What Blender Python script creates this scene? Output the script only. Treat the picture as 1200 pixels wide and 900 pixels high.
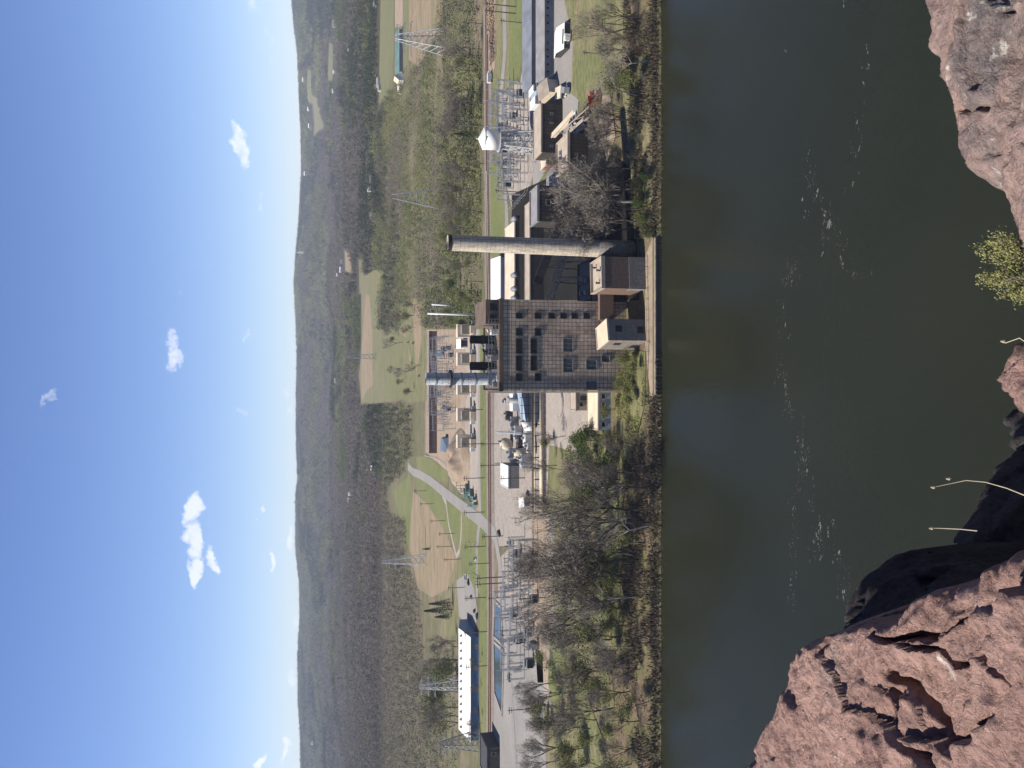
import bpy, bmesh, math, random
import numpy as np
from mathutils import Vector, Matrix
from mathutils.geometry import delaunay_2d_cdt
R = math.radians
S = bpy.context.scene
for o in list(bpy.data.objects): bpy.data.objects.remove(o)
# ------------------------------------------------------------------ camera, light, exposure
PITCH = R(13.04); CAM = Vector((0, 0, 100)); FPX = 960.0
cd = bpy.data.cameras.new('camera'); cam = bpy.data.objects.new('camera', cd); S.collection.objects.link(cam)
FW = Vector((0, math.cos(PITCH), -math.sin(PITCH))); DN = Vector((0, -math.sin(PITCH), -math.cos(PITCH))); RT = Vector((1, 0, 0))
m = Matrix.Identity(4)
for i in range(3): m[i][0] = DN[i]; m[i][1] = RT[i]; m[i][2] = -FW[i]; m[i][3] = CAM[i]
cam.matrix_world = m
cd.sensor_width = 36; cd.lens = 28.8; cd.clip_start = 0.05; cd.clip_end = 60000
S.camera = cam
SUN_EL, SUN_AZ = R(52), R(-98)
sd = Vector((math.sin(SUN_AZ) * math.cos(SUN_EL), math.cos(SUN_AZ) * math.cos(SUN_EL), math.sin(SUN_EL)))
sl = bpy.data.lights.new('sun', 'SUN'); sl.energy = 5.0; sl.angle = R(0.5); sl.color = (1, .94, .82)
so = bpy.data.objects.new('sun', sl); S.collection.objects.link(so); so.rotation_euler = sd.to_track_quat('Z', 'Y').to_euler()
S.view_settings.view_transform = 'Standard'; S.view_settings.look = 'None'; S.view_settings.gamma = 1
S.view_settings.exposure = 1.0
W = bpy.data.worlds.new('World'); S.world = W; W.use_nodes = True
S.cycles.max_bounces = 5; S.cycles.diffuse_bounces = 2; S.cycles.glossy_bounces = 2; S.cycles.transparent_max_bounces = 6
S.cycles.volume_bounces = 0; S.cycles.use_denoising = True

def unit(v): return v.normalized()
def ray(x, y): return FW * FPX + RT * (450 - y) + DN * (x - 600)

# ------------------------------------------------------------------ node helpers
def srgb(c):
    return tuple(((v / 255) / 12.92 if v <= 10 else (((v / 255) + .055) / 1.055) ** 2.4) for v in c) + (1,)
class NT:
    def __init__(s, t): s.t = t; s.n = t.nodes; s.l = t.links
    def new(s, ty, ins=None, **kw):
        n = s.n.new(ty)
        for k, v in kw.items(): setattr(n, k, v)
        for k, v in (ins or {}).items():
            if isinstance(v, bpy.types.NodeSocket): s.l.new(v, n.inputs[k])
            else: n.inputs[k].default_value = v
        return n
    def math(s, op, a, b=0.0, clamp=False):
        n = s.new('ShaderNodeMath', {0: a, 1: b}, operation=op); n.use_clamp = clamp; return n.outputs[0]
    def mix(s, f, a, b, blend='MIX'):
        n = s.new('ShaderNodeMix', data_type='RGBA', blend_type=blend)
        for k, v in ((0, f), (6, a), (7, b)):
            if isinstance(v, bpy.types.NodeSocket): s.l.new(v, n.inputs[k])
            else: n.inputs[k].default_value = v
        return n.outputs[2]
    def ramp(s, f, pts):
        n = s.new('ShaderNodeValToRGB', {0: f}); e = n.color_ramp.elements
        while len(e) < len(pts): e.new(.5)
        for i, (p, c) in enumerate(pts): e[i].position = p; e[i].color = c if len(c) == 4 else tuple(c) + (1,)
        return n.outputs[0]
    def noise(s, scale, vec=None, detail=3, rough=.55, dist=0):
        i = {'Scale': scale, 'Detail': detail, 'Roughness': rough, 'Distortion': dist}
        if vec is not None: i['Vector'] = vec
        return s.new('ShaderNodeTexNoise', i).outputs['Fac']
MATS = {}
ALB = .74
def dim(c, k=1.0): return tuple(v * ALB * k for v in c[:3])
def newmat(name, rough=.85):
    m = bpy.data.materials.new(name); m.use_nodes = True
    t = NT(m.node_tree); b = t.n['Principled BSDF']; b.inputs['Roughness'].default_value = rough
    b.inputs['Specular IOR Level'].default_value = .25
    MATS[name] = m
    return m, t, b
def mat(name, c1, c2=None, scale=.5, rough=.85, detail=4, metal=0, bump=0, bscale=None, lo=.35, hi=.65):
    """two-tone weathered surface from object-space noise"""
    m, t, b = newmat(name, rough); b.inputs['Metallic'].default_value = metal
    c2 = dim(c2) + (1,) if c2 else dim(c1, .72) + (1,); c1 = dim(c1) + (1,)
    g = t.new('ShaderNodeNewGeometry').outputs['Position']
    f = t.ramp(t.noise(scale, g, detail), [(lo, (0, 0, 0)), (hi, (1, 1, 1))])
    t.l.new(t.mix(f, c1, c2), b.inputs['Base Color'])
    if bump:
        bn = t.new('ShaderNodeBump', {'Height': t.noise(bscale or scale * 3, g, 4), 'Strength': bump, 'Distance': .1})
        t.l.new(bn.outputs[0], b.inputs['Normal'])
    return m
def ground_mat(name, cols, scale, fine=1.0, stretch=None, wear=.5):
    """patchy ground: colour ramp over broad noise multiplied by fine noise"""
    m, t, b = newmat(name, .95); b.inputs['Specular IOR Level'].default_value = .1
    g = t.new('ShaderNodeNewGeometry').outputs['Position']
    if stretch: g = t.new('ShaderNodeMapping', {'Vector': g, 'Scale': stretch}).outputs[0]
    cols = [dim(c_) for c_ in cols]; n = len(cols); f = t.noise(scale, g, 6, .6, .4)
    c = t.ramp(f, [(.3 + .4 * i / max(1, n - 1), tuple(cc)) for i, cc in enumerate(cols)])
    f2 = t.ramp(t.noise(fine, g, 4, .7), [(.25, ((1 - wear) * .86,) * 3), (.75, ((1 + wear * .4) * .86,) * 3)])
    t.l.new(t.mix(1, c, f2, 'MULTIPLY'), b.inputs['Base Color'])
    return m

# ------------------------------------------------------------------ sky
wt = NT(W.node_tree); bg = wt.n['Background']; bg.inputs[1].default_value = .052
sky = wt.new('ShaderNodeTexSky', sky_type='NISHITA', sun_disc=False, sun_elevation=SUN_EL, sun_rotation=SUN_AZ, altitude=100, air_density=1.0, dust_density=.0, ozone_density=2.5)
d = wt.new('ShaderNodeNewGeometry').outputs['Incoming']
dirv = wt.new('ShaderNodeVectorMath', {0: wt.new('ShaderNodeTexCoord').outputs['Generated']}, operation='NORMALIZE').outputs[0]
nz = wt.new('ShaderNodeTexNoise', {'Vector': dirv, 'Scale': 26.0, 'Detail': 6.0, 'Roughness': .62})
warp = wt.new('ShaderNodeVectorMath', {0: nz.outputs['Color'], 1: (.5, .5, .5)}, operation='SUBTRACT').outputs[0]
warp = wt.new('ShaderNodeVectorMath', {0: warp, 3: .05}, operation='SCALE').outputs[0]
wd = wt.new('ShaderNodeVectorMath', {0: dirv, 1: warp}, operation='ADD').outputs[0]
sx = wt.new('ShaderNodeSeparateXYZ', {0: wd}).outputs
CL = [(280, 168, 10, 26, 1), (204, 412, 11, 26, .9), (225, 595, 16, 22, 1.15), (228, 632, 16, 34, 1.2), (224, 672, 10, 26, 1.1), (246, 662, 8, 16, 1),
      (60, 463, 9, 13, .55), (211, 343, 4, 6, .4), (287, 397, 4, 9, .6), (310, 600, 4, 9, .6), (312, 658, 6, 17, 1), (338, 632, 6, 15, .8), (335, 790, 5, 13, .8), (333, 875, 5, 16, 1), (306, 893, 6, 14, 1),
      (305, 232, 3, 8, .5), (338, 470, 7, 22, .4), (322, 45, 8, 40, .3), (296, 5, 9, 14, .45), (345, 715, 6, 14, .5), (285, 485, 6, 14, .25), (338, 420, 5, 14, .4)]
acc = None
for (x, y, hw, hl, a) in CL:
    r = unit(ray(x, y)); 
    dv = wt.new('ShaderNodeVectorMath', {0: wd, 1: tuple(r)}, operation='SUBTRACT').outputs[0]
    q = wt.new('ShaderNodeSeparateXYZ', {0: dv}).outputs
    k1, k2 = FPX * 1.3 / hl, FPX * 1.35 / hw
    ex = wt.math('POWER', wt.math('ABSOLUTE', wt.math('MULTIPLY', q[0], k1)), 2)
    ez = wt.math('POWER', wt.math('ABSOLUTE', wt.math('MULTIPLY', q[2], k2)), 2)
    v = wt.math('MULTIPLY', wt.math('SUBTRACT', 1.35, wt.math('ADD', ex, ez), True), a)
    acc = v if acc is None else wt.math('MAXIMUM', acc, v)
fine = wt.noise(70, dirv, 6, .6)
cm = wt.math('MULTIPLY', wt.math('SUBTRACT', wt.math('ADD', acc, wt.math('MULTIPLY', wt.math('SUBTRACT', fine, .5), 2.0)), .3), 1.25, True)
cm = wt.math('MULTIPLY', cm, wt.math('GREATER_THAN', acc, .001))
elv = wt.math('ABSOLUTE', wt.new('ShaderNodeSeparateXYZ', {0: dirv}).outputs[2])
airc = wt.ramp(elv, [(0.0, (1.12, 1.20, 1.5)), (.12, (1.02, 1.1, 1.42)), (.4, (.86, .95, 1.32))])
wt.l.new(wt.mix(wt.math('MULTIPLY', cm, .66), wt.mix(1, sky.outputs[0], airc, 'MULTIPLY'), (11.5, 11.5, 12.2, 1)), bg.inputs[0])

# ------------------------------------------------------------------ numpy noise
_rng = np.random.RandomState(7); _P = _rng.rand(256, 256)
def vnoise(x, y):
    xi = np.floor(x).astype(int); yi = np.floor(y).astype(int); fx = x - xi; fy = y - yi
    fx = fx * fx * (3 - 2 * fx); fy = fy * fy * (3 - 2 * fy)
    g = lambda a, b: _P[a & 255, b & 255]
    return (g(xi, yi) * (1 - fx) * (1 - fy) + g(xi + 1, yi) * fx * (1 - fy) + g(xi, yi + 1) * (1 - fx) * fy + g(xi + 1, yi + 1) * fx * fy) * 2 - 1
def fbm(x, y, o=5, g=.5):
    r = 0; a = 1; s = 0
    for i in range(o): r = r + a * vnoise(x * 2 ** i + 17.3 * i, y * 2 ** i + 9.1 * i); s += a; a *= g
    return r / s

def rfbm(x, y, o=4, g=.6):
    a = .82 * x + .57 * y; b = -.57 * x + .82 * y; w1 = fbm(a * 1.7 + 31, b * 1.7, 3); w2 = fbm(a * 1.7, b * 1.7 + 57, 3)
    return fbm(a + w1 * .9, b + w2 * .9, o, g)
# ------------------------------------------------------------------ terrain height
SKYL = [(0, 341), (30, 344), (60, 348), (100, 351), (150, 354), (200, 354), (240, 352), (290, 348), (330, 344), (370, 346), (410, 348), (480, 347), (530, 348), (560, 349), (585, 346), (640, 346), (680, 351), (720, 352), (770, 349), (820, 350), (860, 353), (900, 354)]
def skyline(a):      # a = X/Y -> elevation tangent of the crest
    xs = np.array([(450 - y) / 985 for y, x in SKYL])[::-1]; vs = np.array([x for y, x in SKYL], float)[::-1]
    v = np.interp(a, xs, vs) * .9 + 34.8
    return np.tan(np.arctan((600 - v) / FPX) - PITCH)
PROF_D = np.array([0, 224, 230.8, 232.6, 236, 262, 300, 1300, 1700, 2100, 2500, 2850, 3250, 3700])
PROF_Z = np.array([-3, -2.5, -1.2, 1.2, 2.7, 5, 6, 6, 13, 24, 38, 52, 36, 42])
def H(X, Y):
    X = np.asarray(X, float); Y = np.asarray(Y, float)
    z = np.interp(Y, PROF_D, PROF_Z)
    a = X / np.maximum(Y, 1)
    crest = 100 + 6300 * skyline(a) - 14
    t = np.clip((Y - 3700) / 2600, 0, 1); t = t * t * (3 - 2 * t) * .6 + t * .4
    z = np.where(Y > 3700, 42 + (crest - 42) * t, z)
    z = np.where(Y > 6300, crest - (Y - 6300) * .06, z)
    k = np.clip((Y - 1500) / 1500, 0, 1)
    kk = np.clip((6300 - Y) / 900, 0, 1)
    z = z + k * kk * (fbm(X / 480 + 3, Y / 420, 3) * 48 + fbm(X / 1400 + 5, Y / 900, 2) * 26)
    kb = np.clip(1 - np.abs(Y - 250) / 60, 0, 1)
    z = z + kb * fbm(X / 18, Y / 10, 2) * .35 * np.clip((Y - 232) / 3, 0, 1)
    return z
def Hs(x, y): return float(H(np.array([x]), np.array([y]))[0])
def G(x, y, off=0.0):
    """where the line of sight through a point of the photo meets the ground"""
    r = ray(x, y)
    if r.z >= -1e-3: r = Vector((r.x, r.y, -1e-3))
    z = 6.0
    p = None
    if x < 445:   # far slopes: march for the first hit
        r = ray(x, y); ys = np.linspace(1150, 9000, 3200); xs = ys * r.x / r.y; zs = 100 + ys * r.z / r.y
        hit = np.nonzero(H(xs, ys) >= zs)[0]
        Y = ys[hit[0]] if len(hit) else 6200.0
        return Vector((Y * r.x / r.y, Y, Hs(Y * r.x / r.y, Y) + off))
    for it in range(40):
        t = (z - 100) / r.z; p = CAM + r * t
        if p.y > 9000: break
        zn = Hs(p.x, p.y)
        if abs(zn - z) < .01: break
        z = .5 * z + .5 * zn
    return Vector((p.x, p.y, Hs(p.x, p.y) + off))
def at(x, y, Y):
    r = ray(x, y); return CAM + r * (Y / r.y)
def px(p):
    d = Vector(p) - CAM; f = d.dot(FW); return (600 + FPX * d.dot(DN) / f, 450 - FPX * d.x / f)

# ------------------------------------------------------------------ mesh helpers
def link(o): S.collection.objects.link(o); return o
def meta(o, label=None, cat=None, group=None, kind=None):
    if label: o['label'] = label
    if cat: o['category'] = cat
    if group: o['group'] = group
    if kind: o['kind'] = kind
    return o
def thing(name, label, cat, loc=(0, 0, 0), rz=0, group=None):
    o = link(bpy.data.objects.new(name, None)); o.location = loc; o.rotation_euler = (0, 0, rz); o.empty_display_size = .5
    return meta(o, label, cat, group)
def mesh_np(name, V, F, mats, smooth=False, midx=None, parent=None, tint=None):
    """V (n,3), F (m,k) all faces of the same size"""
    me = bpy.data.meshes.new(name); V = np.asarray(V, np.float32); F = np.asarray(F, np.int32)
    me.vertices.add(len(V)); me.vertices.foreach_set('co', V.ravel())
    k = F.shape[1]; me.loops.add(F.size); me.loops.foreach_set('vertex_index', F.ravel())
    me.polygons.add(len(F)); me.polygons.foreach_set('loop_start', np.arange(len(F), dtype=np.int32) * k)
    me.polygons.foreach_set('loop_total', np.full(len(F), k, np.int32))
    for mm in mats: me.materials.append(mm)
    if midx is not None: me.polygons.foreach_set('material_index', np.asarray(midx, np.int32))
    if smooth: me.polygons.foreach_set('use_smooth', np.ones(len(F), bool))
    if tint is not None:
        at_ = me.attributes.new('tint', 'FLOAT', 'POINT'); at_.data.foreach_set('value', np.asarray(tint, np.float32))
    me.update(calc_edges=True); me.validate()
    o = link(bpy.data.objects.new(name, me))
    if parent: o.parent = parent
    return o
class MB:
    def __init__(s): s.v = []; s.f = []; s.m = []; s.mats = []
    def mi(s, m):
        if m not in s.mats: s.mats.append(m)
        return s.mats.index(m)
    def add(s, vs, fs, m=None):
        b = len(s.v); s.v += [tuple(v) for v in vs]; s.f += [tuple(i + b for i in f) for f in fs]; s.m += [s.mi(m)] * len(fs); return s
    def box(s, x0, x1, y0, y1, z0, z1, m=None, rz=0, piv=(0, 0)):
        c = [(x, y, z) for z in (z0, z1) for (x, y) in ((x0, y0), (x1, y0), (x1, y1), (x0, y1))]
        if rz:
            ca, sa = math.cos(rz), math.sin(rz)
            c = [(piv[0] + (x - piv[0]) * ca - (y - piv[1]) * sa, piv[1] + (x - piv[0]) * sa + (y - piv[1]) * ca, z) for x, y, z in c]
        return s.add(c, [(3, 2, 1, 0), (4, 5, 6, 7), (0, 1, 5, 4), (1, 2, 6, 5), (2, 3, 7, 6), (3, 0, 4, 7)], m)
    def beam(s, p, q, w=.1, m=None, h=None):
        p = Vector(p); q = Vector(q); d = (q - p)
        if d.length < 1e-6: return s
        d.normalize(); u = d.cross(Vector((0, 0, 1)));
        if u.length < .05: u = Vector((1, 0, 0))
        u.normalize(); v = u.cross(d); w2 = w / 2; h2 = (h or w) / 2
        c = [e + u * a * w2 + v * b * h2 for e in (p, q) for a, b in ((-1, -1), (1, -1), (1, 1), (-1, 1))]
        return s.add(c, [(3, 2, 1, 0), (4, 5, 6, 7), (0, 1, 5, 4), (1, 2, 6, 5), (2, 3, 7, 6), (3, 0, 4, 7)], m)
    def tube(s, pts, rs, n=8, m=None, cap=True):
        rings = []
        for i, p in enumerate(pts):
            p = Vector(p); a = Vector(pts[max(0, i - 1)]); b = Vector(pts[min(len(pts) - 1, i + 1)]); d = (b - a).normalized()
            u = d.cross(Vector((0, 0, 1))) if abs(d.z) < .95 else d.cross(Vector((1, 0, 0)))
            u.normalize(); v = d.cross(u); r = rs[i] if hasattr(rs, '__len__') else rs
            rings.append([p + (u * math.cos(2 * math.pi * k / n) + v * math.sin(2 * math.pi * k / n)) * r for k in range(n)])
        vs = [v for r in rings for v in r]; fs = []
        for i in range(len(rings) - 1):
            for k in range(n): k2 = (k + 1) % n; fs.append((i * n + k, i * n + k2, (i + 1) * n + k2, (i + 1) * n + k))
        if cap: fs += [tuple(range(n))[::-1], tuple(range((len(rings) - 1) * n, len(rings) * n))]
        return s.add(vs, fs, m)
    def build(s, name, m=None, parent=None, smooth=False):
        me = bpy.data.meshes.new(name); me.from_pydata(s.v, [], s.f)
        ms = [x or m for x in s.mats] or [m]
        for x in ms: me.materials.append(x)
        me.polygons.foreach_set('material_index', s.m)
        if smooth: me.polygons.foreach_set('use_smooth', [True] * len(s.f))
        me.update(); o = link(bpy.data.objects.new(name, me))
        if parent: o.parent = parent
        return o
def kids(o): return [c for c in bpy.data.objects if c.parent == o]
_kid = {}
def copy_thing(src, loc=None, rz=None, label=None, group=None, scale=None, cat=None):
    c = src.copy(); link(c)
    if loc is not None: c.location = loc
    if rz is not None: c.rotation_euler = (0, 0, rz)
    if scale is not None: c.scale = (scale,) * 3 if not hasattr(scale, '__len__') else scale
    if label: c['label'] = label
    if group: c['group'] = group
    if cat: c['category'] = cat
    if src.name not in _kid: _kid[src.name] = [(k, kids(k)) for k in kids(src)]
    for k, gs in _kid[src.name]:
        kc = k.copy(); link(kc); kc.parent = c
        for g_ in gs: gc = g_.copy(); link(gc); gc.parent = kc
    return c

# ------------------------------------------------------------------ materials
M = {}
M['water'], t, b = newmat('river_water', .22)
b.inputs['Specular IOR Level'].default_value = .33; b.inputs['IOR'].default_value = 1.33
g = t.new('ShaderNodeNewGeometry').outputs['Position']
c = t.ramp(t.noise(.012, g, 4), [(.3, (.0095, .011, .006)), (.7, (.014, .0155, .009))])
t.l.new(c, b.inputs['Base Color'])
mp = t.new('ShaderNodeMapping', {'Vector': g, 'Scale': (1, .6, 1)}).outputs[0]
hh = t.math('ADD', t.noise(.55, mp, 5, .6), t.math('MULTIPLY', t.noise(2.6, mp, 3, .6), .25))
t.l.new(t.new('ShaderNodeBump', {'Height': hh, 'Strength': .45, 'Distance': .25}).outputs[0], b.inputs['Normal'])
M['terrain'] = ground_mat('terrain_ground', [(.21, .17, .12), (.18, .165, .095), (.15, .15, .075), (.24, .195, .135), (.16, .135, .095)], .03, .35, (.35, 1, 1))
M['shaded_forest_floor'] = ground_mat('shaded_forest_floor', [(.075, .065, .047), (.10, .085, .06), (.06, .062, .036)], .01, .2)  # darkened to paint the shadow gaps between the crowns
M['bank'] = ground_mat('bank_soil', [(.12, .085, .06), (.20, .15, .10), (.15, .145, .065), (.24, .18, .12)], .12, 1.1)
M['lawn'] = ground_mat('mown_grass', [(.155, .178, .072), (.18, .195, .08), (.225, .21, .115)], .03, .6, wear=.35)
M['lawn_dry'] = ground_mat('dry_grass', [(.20, .20, .095), (.25, .215, .125), (.17, .185, .08), (.28, .225, .145)], .07, .8, (.35, 1, 1))
M['field_green'] = ground_mat('field_green', [(.15, .165, .07), (.20, .19, .10), (.15, .17, .075)], .03, .3, (.2, 1, 1), wear=.3)
M['field_brown'] = ground_mat('ploughed_field', [(.20, .19, .10), (.30, .215, .15), (.33, .25, .175), (.22, .20, .11), (.29, .22, .15)], .05, .35, (.3, 1, 1), wear=.35)
M['field_olive'] = ground_mat('rough_pasture', [(.20, .19, .10), (.25, .21, .135), (.175, .19, .08), (.29, .225, .16)], .05, .4, (.25, 1, 1))
M['dirt'] = ground_mat('bare_dirt', [(.33, .24, .18), (.38, .30, .23), (.28, .21, .15)], .05, .7, wear=.3)
M['gravel'] = ground_mat('pale_gravel', [(.34, .29, .25), (.41, .36, .32), (.29, .24, .21)], .05, .9, wear=.3)
M['concrete'] = ground_mat('concrete_yard', [(.31, .27, .24), (.38, .335, .30), (.28, .24, .215)], .07, .5, wear=.35)
M['asphalt'] = ground_mat('asphalt', [(.15, .145, .145), (.20, .19, .19)], .05, .8, wear=.25)
M['asphalt_old'] = ground_mat('worn_asphalt', [(.26, .245, .235), (.32, .30, .285)], .05, .8, wear=.2)
M['coal'] = ground_mat('shade_dark_coal_ground', [(.012, .011, .011), (.024, .021, .019)], .08, .8, wear=.4)  # partly dark ground, partly building shade put into the colour
M['ballast'] = ground_mat('track_ballast', [(.24, .19, .165), (.30, .25, .22)], .2, 1.2, wear=.4)
M['maroon'] = mat('maroon_stone', (.17, .11, .10), (.12, .075, .07), .2)
M['paint'] = mat('white_paint', (.75, .75, .73), (.6, .6, .58), .5)
M['white_roof'] = mat('white_metal_roof', (.80, .79, .76), (.72, .71, .68), .15, .5)
M['cream_roof'] = mat('cream_roof', (.62, .53, .42), (.52, .43, .33), .2, .8)
M['tan_roof'] = mat('tan_gravel_roof', (.42, .35, .29), (.33, .27, .22), .3)
M['grey_roof'] = mat('grey_roof', (.26, .25, .26), (.20, .19, .20), .3)
M['blue_wall'] = mat('blue_grey_wall', (.34, .40, .48), (.26, .32, .40), .3, .6)  # on white walls this blue grey stands in for sky-lit shade
M['blue_sheet'] = mat('blue_steel_sheet', (.10, .20, .36), (.075, .15, .28), .3, .5)
M['teal'] = mat('teal_roof', (.13, .22, .22), (.10, .17, .17), .1, .6)
M['white_wall'] = mat('white_wall', (.60, .60, .60), (.5, .5, .5), .4, .7)
M['cream_wall'] = mat('cream_wall', (.60, .52, .40), (.48, .40, .30), .4)
M['dark_wall'] = mat('dark_corrugated_wall', (.055, .05, .048), (.035, .032, .032), .5)  # near black colour paints in the shade on walls around the dark yard
M['brown_wall'] = mat('brown_wall', (.16, .115, .085), (.10, .075, .06), .3)
M['brick_red'] = mat('red_brick', (.28, .13, .10), (.20, .095, .075), .6)
M['glass'] = mat('dark_window_glass', (.02, .022, .025), (.03, .035, .04), .5, .25)
M['glass_grey'] = mat('grey_window_panel', (.09, .10, .105), (.06, .07, .075), .6, .4)
M['galv'] = mat('galvanised_steel', (.50, .51, .52), (.38, .39, .40), .8, .5, metal=.2)
M['steel_dark'] = mat('dark_steel', (.06, .058, .058), (.035, .033, .033), .8, .6)
M['steel_grey'] = mat('grey_steel', (.25, .26, .27), (.18, .19, .20), .8, .5)
M['insul'] = mat('porcelain', (.20, .14, .12), (.35, .33, .32), 2)
M['rust'] = mat('rusty_iron', (.22, .10, .055), (.12, .06, .04), 1)
M['wood'] = mat('weathered_wood', (.12, .095, .075), (.08, .065, .055), 1)
M['soot'] = mat('sooty_steel', (.018, .017, .016), (.03, .027, .025), .4)
M['dust_steel'] = mat('dusty_tan_steel', (.30, .26, .21), (.16, .14, .12), .6)
M['red_paint'] = mat('red_paint', (.42, .075, .06), (.33, .06, .05), 1, .5)
M['green_gear'] = mat('green_switchgear', (.13, .22, .20), (.09, .16, .15), 1, .5)
M['tarp'] = mat('blue_grey_tarp', (.14, .19, .27), (.10, .14, .2), 1, .6)
M['pond'] = mat('pond_water', (.05, .075, .085), (.04, .06, .06), .05, .12)
def cyl_bands(name, c1, c2, band, streak=True):
    m, t, b = newmat(name, .7); c1 = dim(c1, 1.1); c2 = dim(c2)
    g = t.new('ShaderNodeNewGeometry').outputs['Position']
    z = t.new('ShaderNodeSeparateXYZ', {0: g}).outputs[2]
    w = t.math('FRACT', t.math('MULTIPLY', z, 1 / band))
    f = t.math('MULTIPLY', t.math('LESS_THAN', w, .12), .45)
    n = t.noise(.9, t.new('ShaderNodeMapping', {'Vector': g, 'Scale': (1.3, 1.3, .25)}).outputs[0], 5, .7)
    base = t.mix(t.ramp(n, [(.35, (0, 0, 0)), (.65, (1, 1, 1))]), tuple(c1) + (1,), tuple(c2) + (1,))
    sp = t.ramp(t.noise(2.4, g, 6, .8), [(.35, (.55,) * 3), (.6, (1.1,) * 3)]); base = t.mix(1, base, sp, 'MULTIPLY'); t.l.new(t.new('ShaderNodeBump', {'Height': t.noise(3, g, 4), 'Strength': .6, 'Distance': .3}).outputs[0], b.inputs['Normal'])
    t.l.new(t.mix(f, base, tuple(v * .45 for v in c2) + (1,)), b.inputs['Base Color'])
    return m
M['chimney'] = cyl_bands('chimney_concrete', (.70, .62, .50), (.42, .35, .28), 1.35)
M['chimney_shade'] = cyl_bands('chimney_shaded_concrete', (.20, .19, .18), (.14, .13, .125), 1.35)  # darker copy of the chimney colour, painting the boiler house's cast shadow
M['shed_grey'] = mat('weathered_shed_grey', (.20, .215, .25), (.14, .15, .18), .2, .6)
M['silver'] = cyl_bands('silver_stack_steel', (.56, .58, .61), (.42, .44, .47), 2.1)
def grid_mat(name, cA, cB, mortar, w, h, mt=.12, rust=.5):
    cA = dim(cA); cB = dim(cB); mortar = dim(mortar)
    m, t, b = newmat(name, .85)
    g = t.new('ShaderNodeNewGeometry').outputs['Position']; s = t.new('ShaderNodeSeparateXYZ', {0: g}).outputs
    v = t.new('ShaderNodeCombineXYZ', {0: t.math('ADD', s[0], s[1]), 1: s[2], 2: 0.0}).outputs[0]
    br = t.new('ShaderNodeTexBrick', {'Vector': v, 'Color1': cA + (1,), 'Color2': cB + (1,), 'Mortar': mortar + (1,), 'Scale': 1.0, 'Mortar Size': mt, 'Mortar Smooth': .3, 'Bias': .0, 'Brick Width': w, 'Row Height': h}, offset=0, squash=1)
    n = t.noise(.12, t.new('ShaderNodeMapping', {'Vector': g, 'Scale': (2.2, 1, .6)}).outputs[0], 6, .65)
    c = t.mix(t.ramp(n, [(.45, (0, 0, 0)), (.72, (rust,) * 3)]), br.outputs[0], (.13, .075, .05, 1))
    n2 = t.noise(1.3, g, 4)
    c = t.mix(1, c, t.ramp(n2, [(.3, (.75, .75, .75)), (.7, (1.15, 1.15, 1.15))]), 'MULTIPLY')
    t.l.new(c, b.inputs['Base Color']); t.l.new(t.new('ShaderNodeBump', {'Height': br.outputs[1], 'Strength': -.6, 'Distance': .15}).outputs[0], b.inputs['Normal'])
    return m
M['facade'] = grid_mat('weathered_panel_facade', (.58, .47, .365), (.41, .33, .255), (.15, .105, .08), 1.22, 1.32, .10, .75)
M['ribbed'] = grid_mat('ribbed_metal_siding', (.26, .25, .245), (.24, .23, .225), (.10, .095, .09), .9, 40, .08, 0)
M['dark_ribbed'] = grid_mat('dark_ribbed_siding', (.055, .047, .04), (.045, .04, .035), (.02, .018, .016), 1.4, 3.2, .12, .2)
M['shaft_brick'] = grid_mat('brown_brick_wall', (.20, .13, .10), (.17, .11, .085), (.12, .09, .07), .9, .35, .04, .4)
M['block'] = grid_mat('grey_block_wall', (.25, .225, .20), (.20, .18, .16), (.12, .11, .1), 1.6, .8, .05, .4)
def foliage_mat(name, cols, rough=.9, trans=True):
    m, t, b = newmat(name, rough); b.inputs['Specular IOR Level'].default_value = .08
    a = t.new('ShaderNodeAttribute', attribute_name='tint').outputs['Fac']
    oi = t.new('ShaderNodeObjectInfo').outputs['Random']
    g = t.new('ShaderNodeNewGeometry').outputs['Position']
    n = t.noise(.8, g, 3, .7)
    f = t.math('FRACT', t.math('ADD', t.math('MULTIPLY', a, .999), t.math('MULTIPLY', oi, .8)))
    f = t.math('ADD', t.math('MULTIPLY', f, .75), t.math('MULTIPLY', n, .25))
    cols = [dim(c_, .86) for c_ in cols]; k = len(cols)
    c = t.ramp(f, [(.08 + .84 * i / (k - 1), cc) for i, cc in enumerate(cols)])
    t.l.new(c, b.inputs['Base Color'])
    return m
M['bare'] = foliage_mat('bare_twigs', [(.085, .07, .062), (.20, .168, .145), (.12, .10, .092), (.27, .225, .185)])
M['twig'] = foliage_mat('near_twigs', [(.15, .125, .11), (.30, .255, .215), (.20, .17, .15), (.38, .33, .28)])
M['bud'] = foliage_mat('budding_leaves', [(.085, .10, .04), (.20, .205, .08), (.125, .135, .052), (.27, .265, .10)])
M['lime'] = foliage_mat('fresh_leaves', [(.20, .215, .075), (.27, .27, .09), (.16, .175, .06), (.28, .26, .11)])
M['ever'] = foliage_mat('evergreen_needles', [(.030, .045, .020), (.045, .06, .028), (.025, .035, .018)])
M['green'] = foliage_mat('green_leaves', [(.075, .105, .03), (.11, .14, .045), (.06, .085, .028)])
M['bark'] = foliage_mat('dark_bark', [(.085, .07, .06), (.14, .118, .10), (.06, .05, .044)])
M['pale_bark'] = foliage_mat('pale_sycamore_bark', [(.30, .27, .23), (.42, .39, .34), (.22, .19, .16)])

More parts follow.
